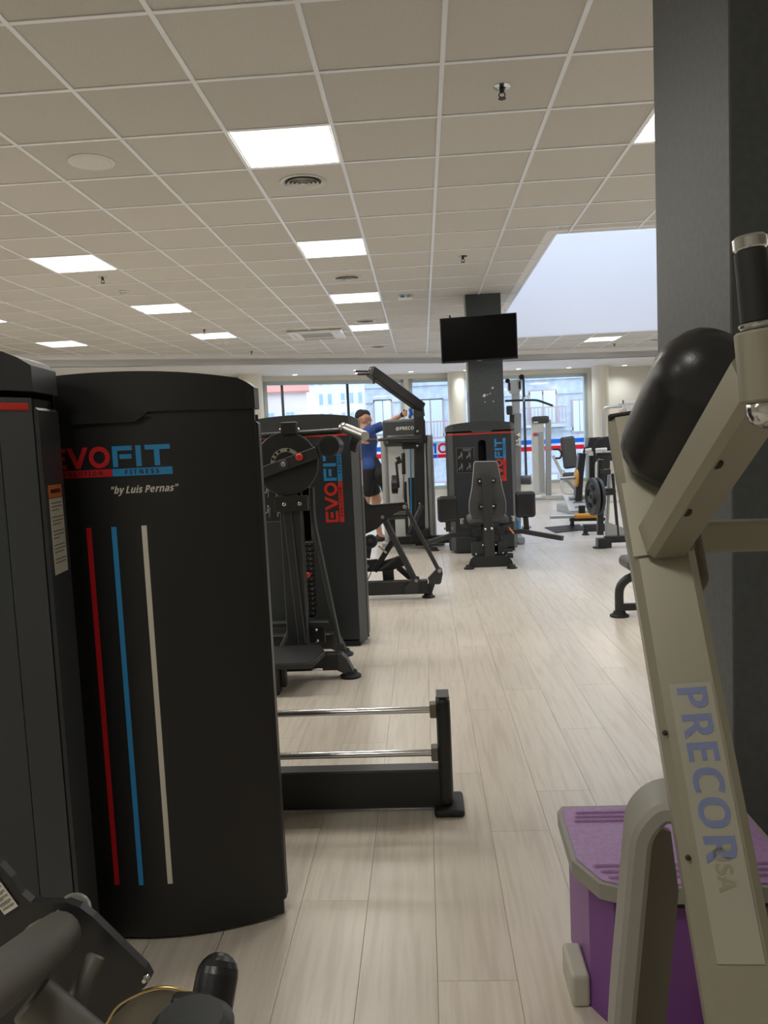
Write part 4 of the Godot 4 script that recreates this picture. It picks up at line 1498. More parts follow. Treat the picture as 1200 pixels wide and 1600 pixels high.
	# floor frame
	p_bar(t, "floor_beam", [Vector3(-0.4, 0.1, -9.95), Vector3(0.35, 0.1, -9.95)], 0.09, 0.1, M.frame_black)
	p_bar(t, "floor_beam", [Vector3(0.02, 0.08, -9.6), Vector3(0.02, 0.08, -10.4)], 0.09, 0.08, M.frame_black)
	p_box(t, "floor_shoe", Vector3(-0.078, 0.168, -9.9), Vector3(0.24, 0.16, 0.16), M.frame_black)
	p_tube(t, "brace", [Vector3(-0.037, 0.556, -9.8), Vector3(-0.225, 0.222, -9.5)], 0.03, M.frame_dark)
	foot_disc(t, Vector3(0.1, 0, -9.6), 0.06)
	# seat half hidden by the leg machine
	p_rbox(t, "seat", Vector3(-0.42, 0.47, -9.6), Vector3(0.42, 0.09, 0.34), M.pad_black, 0.035)
	p_bar(t, "seat_post", [Vector3(-0.42, 0.1, -9.65), Vector3(-0.42, 0.44, -9.65)], 0.08, 0.08, M.frame_black, Vector3.BACK)
	# blue cloth being rubbed over the upright
	b_cloth()


func b_cloth() -> void:
	var b := mb()
	var c := Vector3(-0.129, 1.762, -10.2)
	b.rbox(c, Vector3(0.05, 0.1, 0.09), Basis(Vector3.BACK, 0.15), 0.018, 3)
	b.rbox(c + Vector3(-0.012, -0.05, 0.02), Vector3(0.04, 0.07, 0.06), Basis(Vector3.BACK, -0.3), 0.015, 3)
	single("cleaning_cloth", "bright blue cleaning cloth held above the black machine head", "cloth", c, b, M.sign_blue)


# hip abductor
func build_abductor() -> void:
	var base := Vector3(0.714, 0, -9.3)
	var t := thing("hip_abductor_machine", "hip abductor machine with grey backrest and two leg pads before the grey column", "gym machine", base)
	var T := Transform3D(Basis(Vector3.UP, 0.1) * Basis.from_scale(Vector3(1.08, 1, 1)), Vector3.ZERO)
	tower(t, T, false, false)
	side_logo(t, T)
	placard(t, T, Vector3(-0.19, 1.12, 0.0))
	O = base
	var z := -8.2
	# sloping front stand
	p_plate(t, "stand", [Vector3(0.436, -0.002, -8.25), Vector3(0.467, 0.08, -8.25), Vector3(0.509, 0.12, -8.25), Vector3(0.844, 0.114, -8.25), Vector3(0.897, 0.07, -8.25), Vector3(0.928, -0.014, -8.25)], Vector3(0, 0, 0.07), M.frame_black)
	foot_disc(t, Vector3(0.441, 0, -8.109) * Vector3(1, 0, 1), 0.055)
	foot_disc(t, Vector3(0.885, 0, -8.047) * Vector3(1, 0, 1), 0.055)
	p_bar(t, "post", [Vector3(0.671, 0.118, -8.22), Vector3(0.667, 0.408, -8.22)], 0.105, 0.09, M.frame_dark, Vector3.BACK)
	p_bar(t, "back_post", [Vector3(0.665, 0.396, -8.2), Vector3(0.674, 0.977, -8.32)], 0.1, 0.06, M.frame_black, Vector3.BACK)
	for q in [Vector3(0.632, 0.408, -8.17), Vector3(0.7, 0.412, -8.17)]:
		bolt(t, q, Vector3.BACK, 0.013)
	# backrest, seen from behind, with pale piping
	var outl := [Vector3(0.554, 1.111, -8.4), Vector3(0.576, 1.12, -8.4), Vector3(0.782, 1.114, -8.4), Vector3(0.802, 1.093, -8.4), Vector3(0.813, 1.016, -8.4), Vector3(0.842, 0.841, -8.4), Vector3(0.878, 0.666, -8.4), Vector3(0.874, 0.561, -8.4), Vector3(0.852, 0.52, -8.4), Vector3(0.506, 0.521, -8.4), Vector3(0.483, 0.578, -8.4), Vector3(0.487, 0.682, -8.4), Vector3(0.525, 0.855, -8.4), Vector3(0.545, 1.028, -8.4)]
	p_plate(t, "backrest_shell", outl, Vector3(0, 0, 0.02), M.pad_grey)
	p_plate(t, "backrest_pad", outl, Vector3(0, 0, -0.06), M.pad_mid)
	var b := mb()
	b.tube(outl + [outl[0]], 0.007, 0.01, 6)
	part(t, "piping", b, M.piping)
	for q in [Vector3(0.607, 0.909, -8.37), Vector3(0.745, 0.91, -8.37), Vector3(0.611, 0.631, -8.37), Vector3(0.742, 0.632, -8.37)]:
		p_box(t, "back_bracket", q, Vector3(0.07, 0.055, 0.02), M.frame_black)
		bolt(t, q + Vector3(0, 0, 0.01), Vector3.BACK, 0.012)
	p_rbox(t, "seat", Vector3(0.687, 0.48, -8.6), Vector3(0.44, 0.085, 0.42), M.pad_mid, 0.035)
	for s in [[Vector3(0.403, 0.492, -8.45), Vector3(0.394, 0.443, -8.45), Vector3(0.428, 0.413, -8.45), Vector3(0.561, 0.408, -8.45)], [Vector3(0.954, 0.497, -8.45), Vector3(0.96, 0.455, -8.45), Vector3(0.931, 0.421, -8.45), Vector3(0.805, 0.419, -8.45)]]:
		p_tube(t, "side_handle", s, 0.014, M.frame_dark, 0.03)
		p_cyl(t, "handle_cap", s[0] + Vector3(0, -0.045, 0), s[0] + Vector3(0, 0.015, 0), 0.02, M.chrome)
	# leg pads with stems and swinging arms
	for s in [[Vector3(0.242, 0.628, -8.3), Vector3(0.248, 0.382, -8.35)], [Vector3(1.077, 0.645, -8.3), Vector3(1.089, 0.362, -8.35)]]:
		p_rbox(t, "leg_pad", s[0], Vector3(0.215, 0.285, 0.085), M.pad_black, 0.04)
		p_bar(t, "pad_stem", [s[0] + Vector3(0, -0.12, -0.03), s[1]], 0.055, 0.04, M.frame_black, Vector3.BACK)
		p_cyl(t, "stem_lock", s[1] + Vector3(-0.05, 0.03, 0.0), s[1] + Vector3(0.05, 0.03, 0.0), 0.015, M.steel)
	p_bar(t, "swing_arm", [Vector3(0.575, 0.321, -8.4), Vector3(0.281, 0.339, -8.35), Vector3(0.014, 0.311, -8)], 0.045, 0.05, M.frame_dark)
	p_bar(t, "swing_arm", [Vector3(0.798, 0.333, -8.4), Vector3(1.034, 0.351, -8.35), Vector3(1.408, 0.302, -8)], 0.045, 0.05, M.frame_dark)
	# pivot boxes under the seat
	for q in [Vector3(0.556, 0.188, -8.3), Vector3(0.797, 0.185, -8.3)]:
		p_box(t, "pivot_box", q, Vector3(0.14, 0.145, 0.1), M.shroud_dark)
	for q in [Vector3(0.608, 0.228, -8.245), Vector3(0.741, 0.23, -8.245), Vector3(0.533, 0.134, -8.245), Vector3(0.817, 0.137, -8.245), Vector3(0.738, 0.14, -8.245)]:
		bolt(t, q, Vector3.BACK, 0.012)
	for q in [Vector3(0.552, 0.356, -8.35), Vector3(0.801, 0.367, -8.35)]:
		p_box(t, "cam", q, Vector3(0.1, 0.08, 0.1), M.frame_black)
		p_cyl(t, "cam_pin", q + Vector3(0, -0.11, 0.02), q + Vector3(0, 0.03, 0.02), 0.016, M.frame_black)
	p_cyl(t, "range_pin", Vector3(0.882, 0.415, -8.2), Vector3(0.928, 0.351, -8.15), 0.008, M.orange)
	p_cyl(t, "range_knob", Vector3(0.848, 0.416, -8.2), Vector3(0.881, 0.401, -8.2), 0.018, M.rubber)
	p_cyl(t, "foot_lever", Vector3(0.806, 0.164, -8.2), Vector3(0.915, 0.167, -8.2), 0.014, M.rubber)
	p_box(t, "lever_block", Vector3(0.888, 0.11, -8.22), Vector3(0.06, 0.05, 0.06), M.frame_black)
	p_bar(t, "spine", [Vector3(0.714, 0.2, -8.25), Vector3(0.714, 0.2, -9.1), Vector3(0.714, 0.25, -9.34)], 0.1, 0.12, M.frame_black)
	p_box(t, "tower_foot_plate", Vector3(0.5, 0.1, -9.27), Vector3(0.26, 0.18, 0.06), M.shroud_dark)


func build_cable_machine() -> void:
	var base := Vector3(1.218, -0.016, -10.35) * Vector3(1, 0, 1)
	var t := thing("cable_lat_machine", "silver cable mast with long bent pulldown bar behind the grey column", "gym machine", base)
	p_bar(t, "mast", [base + Vector3(0, 0.02, 0), Vector3(1.27, 1.68, -10.35)], 0.1, 0.09, M.silver_paint, Vector3.BACK)
	p_bar(t, "upper_mast", [Vector3(1.253, 1.664, -10.35), Vector3(1.26, 2.033, -10.35)], 0.1, 0.08, M.pale_paint, Vector3.BACK)
	p_plate(t, "head_bracket", [Vector3(1.161, 2.117, -10.3), Vector3(1.336, 2.125, -10.3), Vector3(1.332, 2.001, -10.3), Vector3(1.297, 1.944, -10.3), Vector3(1.197, 1.941, -10.3), Vector3(1.157, 2.001, -10.3)], Vector3(0, 0, -0.12), M.pale_paint)
	for q in [Vector3(1.175, 2.033, -10.3), Vector3(1.309, 2.043, -10.3)]:
		p_bar(t, "head_slot", [q + Vector3(0, -0.05, 0.006), q + Vector3(0, 0.05, 0.006)], 0.025, 0.01, M.rubber, Vector3.BACK)
	p_cyl(t, "pulley_wheel", Vector3(1.334, 2.148, -10.28), Vector3(1.328, 2.144, -10.23), 0.035, M.plastic_black)
	p_cyl(t, "pulley_wheel", Vector3(1.15, 2.108, -10.28), Vector3(1.145, 2.104, -10.23), 0.03, M.plastic_black)
	p_tube(t, "cable", [Vector3(1.348, 2.133, -10.2), Vector3(1.348, 1.844, -10.2)], 0.005, M.rubber)
	p_tube(t, "pulldown_bar", [Vector3(1.1, 1.844, -10.2), Vector3(1.29, 1.843, -10.2), Vector3(1.513, 1.836, -10.2), Vector3(1.717, 1.752, -10.2)], 0.014, M.rubber, 0.05)
	p_cyl(t, "bar_end", Vector3(1.709, 1.757, -10.2), Vector3(1.725, 1.749, -10.2), 0.015, M.chrome)
	p_cyl(t, "bar_swivel", Vector3(1.341, 1.878, -10.2), Vector3(1.339, 1.828, -10.2), 0.018, M.chrome)
	p_cap(t, "thigh_roller", Vector3(1.275, 0.806, -10.2), Vector3(1.404, 0.8, -10.2), 0.06, 0.012, M.pad_mid)
	p_rbox(t, "back_pad", Vector3(1.165, 1.725, -10.3), Vector3(0.08, 0.12, 0.06), M.pad_grey, 0.02)
	p_bar(t, "pad_arm", [Vector3(1.2, 1.666, -10.33), Vector3(1.181, 1.313, -10.33)], 0.06, 0.06, M.frame_dark, Vector3.BACK)
	for q in [Vector3(1.249, 1.394, -10.28), Vector3(1.251, 1.326, -10.28), Vector3(1.249, 1.276, -10.28)]:
		p_cyl(t, "mast_knob", q, q + Vector3(0.03, 0, 0.05), 0.025, M.chrome)
	p_cap(t, "foot_roll", Vector3(1.134, -0.027, -10), Vector3(1.266, -0.023, -10), 0.05, 0.01, M.frame_dark)
	p_cap(t, "blue_sleeve", Vector3(1.205, 0.149, -10.2), Vector3(1.217, 0.284, -10.2), 0.035, 0.015, M.blue)
	p_bar(t, "floor_beam", [base + Vector3(0, 0.05, 0.5), base + Vector3(0, 0.05, -0.5)], 0.08, 0.08, M.silver_paint)


func build_far_machines() -> void:
	# silver selector tower with a seat beside the corner window
	var zt := -17.0
	var base := Vector3(2.559, 0.045, -17) * Vector3(1, 0, 1)
	var t := thing("shoulder_press_machine", "silver weight tower with black-backed seat in front of the corner window", "gym machine", base)
	p_box(t, "tower_front", Vector3(2.514, 0.915, -17), Vector3(0.26, 1.6, 0.1), M.pale_paint)
	p_box(t, "tower_window", Vector3(2.571, 0.816, -16.94), Vector3(0.1, 1.3, 0.01), M.silver_paint)
	p_bar(t, "tower_post", [Vector3(2.75, 1.722, -17), Vector3(2.712, 0.053, -17) * Vector3(1, 0, 1) + Vector3(0, 0.02, 0)], 0.11, 0.1, M.silver_paint, Vector3.BACK)
	p_rbox(t, "tower_head", Vector3(2.578, 1.73, -17), Vector3(0.37, 0.16, 0.2), M.shroud_grey, 0.05)
	p_box(t, "head_badge", Vector3(2.463, 1.677, -16.88), Vector3(0.1, 0.035, 0.02), M.pale_paint)
	p_box(t, "small_logo", Vector3(2.45, 1.417, -16.94), Vector3(0.07, 0.07, 0.004), M.red)
	p_box(t, "small_logo", Vector3(2.526, 1.414, -16.94), Vector3(0.07, 0.07, 0.004), M.blue)
	p_box(t, "tower_base", Vector3(base.x, 0.02, zt), Vector3(0.5, 0.04, 0.36), M.silver_paint)
	p_rbox(t, "backrest", Vector3(3.104, 1.004, -16.6), Vector3(0.3, 0.68, 0.13), M.pad_grey, 0.055, Basis(Vector3.BACK, 0.1))
	p_rbox(t, "seat", Vector3(3.127, 0.531, -16.5), Vector3(0.4, 0.1, 0.4), M.pad_grey, 0.04)
	p_tube(t, "press_handle", [Vector3(2.736, 1.091, -16.4), Vector3(2.869, 1.084, -16.4), Vector3(2.92, 1.002, -16.4), Vector3(2.891, 0.896, -16.4), Vector3(2.784, 0.9, -16.4)], 0.022, M.rubber, 0.08)
	p_bar(t, "press_arm", [Vector3(2.766, 0.952, -16.6), Vector3(2.996, 0.451, -16.6), Vector3(3.207, 0.278, -16.6)], 0.06, 0.06, M.pale_paint, Vector3.BACK)
	p_tube(t, "front_leg", [Vector3(2.955, 0.634, -16.5), Vector3(2.89, 0.344, -16.4), Vector3(2.925, 0.166, -16.4), Vector3(3.165, 0.143, -16.4)], 0.035, M.pale_paint, 0.12)
	p_bar(t, "floor_rail", [Vector3(base.x, 0.05, zt + 0.1), Vector3(3.278, 0.131, -16.5) * Vector3(1, 0, 1) + Vector3(0, 0.05, 0)], 0.09, 0.08, M.pale_paint)
	p_bar(t, "seat_frame", [Vector3(2.922, 0.566, -16.55), Vector3(3.183, 0.227, -16.55)], 0.05, 0.05, M.silver_paint, Vector3.BACK)
	# plate loaded machine: black slanting posts, bars with yellow collars
	base = Vector3(2.35, 0, -11.0)
	t = thing("plate_loaded_press", "black plate-loaded machine with silver bars and yellow collars beside the loaded rack", "gym machine", base)
	p_bar(t, "slant_post", [Vector3(2.356, 1.09, -11.6), Vector3(2.311, 0.77, -11.6), Vector3(2.272, 0.293, -11.6)], 0.1, 0.16, M.frame_dark, Vector3.BACK)
	p_bar(t, "rear_post", [Vector3(2.441, 1.054, -11.3), Vector3(2.432, 0.237, -11.3)], 0.08, 0.08, M.frame_black, Vector3.BACK)
	p_plate(t, "head_cover", [Vector3(2.36, 1.113, -11.3), Vector3(2.41, 1.313, -11.3), Vector3(2.692, 1.318, -11.3), Vector3(2.743, 1.114, -11.3)], Vector3(0, 0, -0.2), M.frame_black)
	p_tube(t, "hand_loop", [Vector3(2.567, 1.304, -11), Vector3(2.469, 1.281, -11), Vector3(2.405, 1.168, -11), Vector3(2.418, 0.97, -11)], 0.018, M.rubber, 0.1)
	p_tube(t, "hand_loop", [Vector3(2.364, 1.178, -11.1), Vector3(2.301, 1.172, -11.1), Vector3(2.282, 1.1, -11.1)], 0.016, M.rubber, 0.05)
	for q in [[Vector3(2.3, 1.136, -11.1), Vector3(2.39, 1.141, -11.1), 0.03], [Vector3(2.422, 1.14, -11), Vector3(2.582, 1.142, -11), 0.024], [Vector3(2.471, 0.967, -11), Vector3(2.596, 0.971, -11), 0.028]]:
		p_cyl(t, "white_grip", q[0], q[1], q[2], M.plastic_white)
	p_bar(t, "cross_member", [Vector3(2.482, 1.035, -11.2), Vector3(2.735, 1.033, -11.2)], 0.08, 0.12, M.frame_black)
	p_bar(t, "pale_strut", [Vector3(2.488, 0.925, -11.2), Vector3(2.484, 0.723, -11.2)], 0.055, 0.04, M.plastic_white, Vector3.BACK)
	p_bar(t, "seat_carrier", [Vector3(2.521, 1.039, -10.9), Vector3(2.512, 0.629, -10.9)], 0.14, 0.1, M.frame_black, Vector3.BACK)
	p_cyl(t, "upper_sleeve", Vector3(2.01, 0.73, -11.5), Vector3(2.253, 0.738, -11.5), 0.025, M.steel)
	p_cyl(t, "upper_collar", Vector3(2.234, 0.73, -11.5), Vector3(2.262, 0.729, -11.5), 0.13, M.yellow)
	# tilted footplate with slots
	var fb := Basis(Vector3.RIGHT, 0.42)
	var fc := Vector3(2.291, 0.358, -11.5)
	p_box(t, "footplate", fc, Vector3(0.4, 0.02, 0.5), M.pale_paint, fb, 0.006)
	for i in 3:
		p_box(t, "footplate_slot", fc + fb * Vector3(0.03, 0.0105, -0.14 + i * 0.14), Vector3(0.26, 0.004, 0.022), M.rubber, fb, 0.0)
	p_cyl(t, "foot_sleeve", Vector3(2.152, 0.423, -11.6), Vector3(2.464, 0.448, -11.6), 0.035, M.steel)
	p_bar(t, "floor_box", [Vector3(2.454, 0, -14.2) + Vector3(0, 0.07, 0), Vector3(2.601, 0, -13.14) + Vector3(0, 0.07, 0), Vector3(3.037, 0, -12.95) + Vector3(0, 0.07, 0)], 0.1, 0.14, M.silver_paint)
	p_bar(t, "plate_stem", [Vector3(2.257, 0.346, -11.2), Vector3(2.254, 0.198, -11.2)], 0.09, 0.06, M.frame_black, Vector3.BACK)
	p_cyl(t, "lower_sleeve", Vector3(1.749, 0.229, -10.9), Vector3(2.096, 0.228, -10.9), 0.026, M.steel)
	p_cyl(t, "lower_collar", Vector3(2.096, 0.228, -10.9), Vector3(2.442, 0.227, -10.9), 0.036, M.yellow)
	p_bar(t, "sleeve_beam", [Vector3(2.033, 0.176, -10.95), Vector3(2.523, 0.165, -10.95)], 0.07, 0.045, M.frame_black)
	foot_disc(t, Vector3(2.203, 0, -11.67) * Vector3(1, 0, 1), 0.05)
	p_cyl(t, "foot_stem", Vector3(2.203, 0, -11.67) + Vector3(0, 0.03, 0), Vector3(2.097, 0.149, -11.1), 0.03, M.frame_black)
	p_bar(t, "front_beam", [Vector3(2.147, 0.092, -10.6), Vector3(2.483, 0.087, -10.6)], 0.09, 0.1, M.frame_dark)
	foot_disc(t, Vector3(2.168, 0, -10.55) * Vector3(1, 0, 1), 0.05)
	p_cyl(t, "foot_stem", Vector3(2.168, 0, -10.55) + Vector3(0, 0.03, 0), Vector3(2.179, 0.087, -10.55), 0.03, M.frame_black)
	# thin black floor mat
	var b := mb()
	b.plate([Vector3(1.775, 0, -11.57), Vector3(2.334, 0, -11.8), Vector3(2.306, 0, -11.12), Vector3(1.821, 0, -10.89)], Vector3(0, 0.012, 0))
	single("rubber_mat", "thin black rubber mat lying on the floor by the plate machine", "mat", Vector3(2.047, 0, -11.3), b, M.rubber)
	# rack with two iron plates
	base = Vector3(2.08, 0, -9.287) * Vector3(1, 0, 1)
	t = thing("plate_rack", "black upright rack base holding two iron weight plates", "rack", base)
	p_bar(t, "upright", [base + Vector3(0, 0.16, 0), Vector3(2.098, 1.058, -9.25)], 0.07, 0.07, M.frame_black, Vector3.BACK)
	p_box(t, "floor_foot", base + Vector3(0.04, 0.06, 0), Vector3(0.16, 0.11, 0.14), M.frame_black)
	p_bar(t, "floor_beam", [base + Vector3(0.05, 0.1, 0), base + Vector3(0.75, 0.1, 0)], 0.08, 0.08, M.frame_black)
	p_plate(t, "gusset", [base + Vector3(0.06, 0.32, 0.01), base + Vector3(0.5, 0.14, 0.01), base + Vector3(0.06, 0.14, 0.01)], Vector3(0, 0, -0.02), M.silver_paint)
	p_bar(t, "diagonal", [Vector3(2.206, 0.869, -9.3), Vector3(2.162, 0.157, -9.3)], 0.03, 0.05, M.silver_paint, Vector3.BACK)
	p_bar(t, "diagonal", [Vector3(2.244, 0.883, -9.3), Vector3(2.297, 0.113, -9.3)], 0.03, 0.05, M.frame_black, Vector3.BACK)
	p_box(t, "clamp", Vector3(2.143, 0.912, -9.25), Vector3(0.12, 0.06, 0.1), M.frame_dark)
	p_box(t, "clamp", Vector3(2.176, 0.675, -9.25), Vector3(0.12, 0.08, 0.1), M.frame_black)
	p_cyl(t, "plate_peg", Vector3(1.941, 0.645, -9.28), Vector3(2.163, 0.656, -9.2), 0.025, M.frame_dark)
	p_cyl(t, "foot_pad", base, base + Vector3(0, 0.012, 0), 0.09, M.rubber)
	var k := 0
	for c in [Vector3(1.971, 0.631, -9.14), Vector3(2.04, 0.629, -9.17)]:
		var d := Vector3(1.0, 0, -0.13).normalized()
		b = mb()
		var R := 0.222
		b.lathe(c - d * 0.02, d, [Vector2(0.004, 0.028), Vector2(-0.004, 0.03), Vector2(-0.004, 0.055), Vector2(0.01, 0.07), Vector2(0.01, R - 0.04), Vector2(-0.002, R - 0.028), Vector2(0.0, R - 0.004), Vector2(0.006, R), Vector2(0.03, R), Vector2(0.036, R - 0.004), Vector2(0.036, 0.028)], 40)
		var o := single("weight_plate", ["round iron weight plate on the outer end of the rack peg", "round iron weight plate on the rack peg, against the upright"][k], "weight plate", c, b, M.plate_iron)
		O = c
		for i in 4:
			var a := TAU * i / 4 + 0.4
			var f := MB.frame(d)
			var q: Vector3 = c + (f.x * cos(a) + f.y * sin(a)) * 0.115 - d * 0.0115
			p_cap(o, "grip_opening", q - (f.x * -sin(a) + f.y * cos(a)) * 0.045, q + (f.x * -sin(a) + f.y * cos(a)) * 0.045, 0.02, 0.018, M.slot_black)
		k += 1
	# white cable frame against the cream wall
	base = Vector3(3.572, 0.324, -15.5) * Vector3(1, 0, 1)
	t = thing("white_cable_frame", "white tubular cable frame against the cream wall", "gym machine", base)
	p_tube(t, "frame_tube", [base + Vector3(0, 0.02, 0), Vector3(3.599, 1.876, -15.5), Vector3(3.953, 1.89, -15.5)], 0.03, M.silver_paint, 0.06)
	p_box(t, "head_block", Vector3(4.053, 1.904, -15.5), Vector3(0.13, 0.16, 0.12), M.pale_paint)
	p_bar(t, "head_bar", [Vector3(3.854, 1.921, -15.4), Vector3(4.42, 1.93, -15.4)], 0.03, 0.03, M.silver_paint)
	p_box(t, "head_clip", Vector3(3.948, 1.966, -15.4), Vector3(0.02, 0.07, 0.04), M.rubber)
	p_bar(t, "column_tube", [Vector3(3.989, 1.832, -15.5), Vector3(3.918, 0.054, -15.5) * Vector3(1, 0, 1) + Vector3(0, 0.02, 0)], 0.1, 0.08, M.silver_paint, Vector3.BACK)
	p_bar(t, "column_tube", [Vector3(4.112, 1.788, -15.5), Vector3(4.069, 0.048, -15.5) * Vector3(1, 0, 1) + Vector3(0, 0.02, 0)], 0.06, 0.06, M.pale_paint, Vector3.BACK)
	p_box(t, "weight_housing", Vector3(4.286, 1.658, -15.6), Vector3(0.22, 0.2, 0.1), M.silver_paint)
	p_box(t, "head_block", Vector3(4.338, 1.94, -15.5), Vector3(0.06, 0.12, 0.1), M.pale_paint)
	p_cyl(t, "orange_tag", Vector3(3.894, 1.808, -15.42), Vector3(3.901, 1.782, -15.4), 0.02, M.orange)
	p_bar(t, "floor_rail", [base + Vector3(-0.03, 0.04, 0), base + Vector3(0.9, 0.04, 0)], 0.08, 0.06, M.pale_paint)
	# low bench beyond the pale frame
	base = Vector3(1.411, 0, -5.72) * Vector3(1, 0, 1)
	t = thing("weight_bench", "low dark bench on a curved tube leg beside the broad grey column", "bench", base)
	foot_disc(t, base, 0.07)
	p_tube(t, "curved_leg", [base + Vector3(0, 0.03, 0), base + Vector3(0.0, 0.26, 0), base + Vector3(0.2, 0.33, 0)], 0.033, M.frame_dark, 0.16)
	p_bar(t, "low_rail", [base + Vector3(0.02, 0.07, 0), base + Vector3(0.7, 0.07, 0)], 0.05, 0.05, M.frame_dark)
	p_rbox(t, "seat_pad", base + Vector3(0.5, 0.4, 0), Vector3(0.94, 0.09, 0.3), M.pad_mid, 0.04)
	p_tube(t, "curved_leg", [base + Vector3(0.8, 0.03, 0), base + Vector3(0.8, 0.26, 0), base + Vector3(0.6, 0.33, 0)], 0.033, M.frame_dark, 0.16)
	foot_disc(t, base + Vector3(0.8, 0, 0), 0.07)


func build_screen() -> void:
	var c := Vector3(0.73, 2.565, -9.45)
	var bas := Basis(Vector3.UP, -0.16) * Basis(Vector3.RIGHT, 0.06)
	var t := thing("television", "flat black television tilted on a bracket on the grey column", "television", c)
	p_box(t, "casing", c, Vector3(0.915, 0.535, 0.05), M.plastic_black, bas, 0.006)
	p_box(t, "display", c + bas * Vector3(0, 0.006, 0.0255), Vector3(0.89, 0.505, 0.002), M.screen_black, bas, 0.0)
	p_box(t, "maker_badge", c + bas * Vector3(0, -0.262, 0.0262), Vector3(0.05, 0.008, 0.002), M.print_grey, bas, 0.0)
	p_box(t, "bracket", c + Vector3(0.05, 0, -0.13), Vector3(0.12, 0.14, 0.22), M.frame_black)


func ceiling_disc(called: String, label: String, cat: String, p: Vector3, group := "") -> Node3D:
	return thing(called, label, cat, Vector3(p.x, CEIL, p.z), 0.0, group)


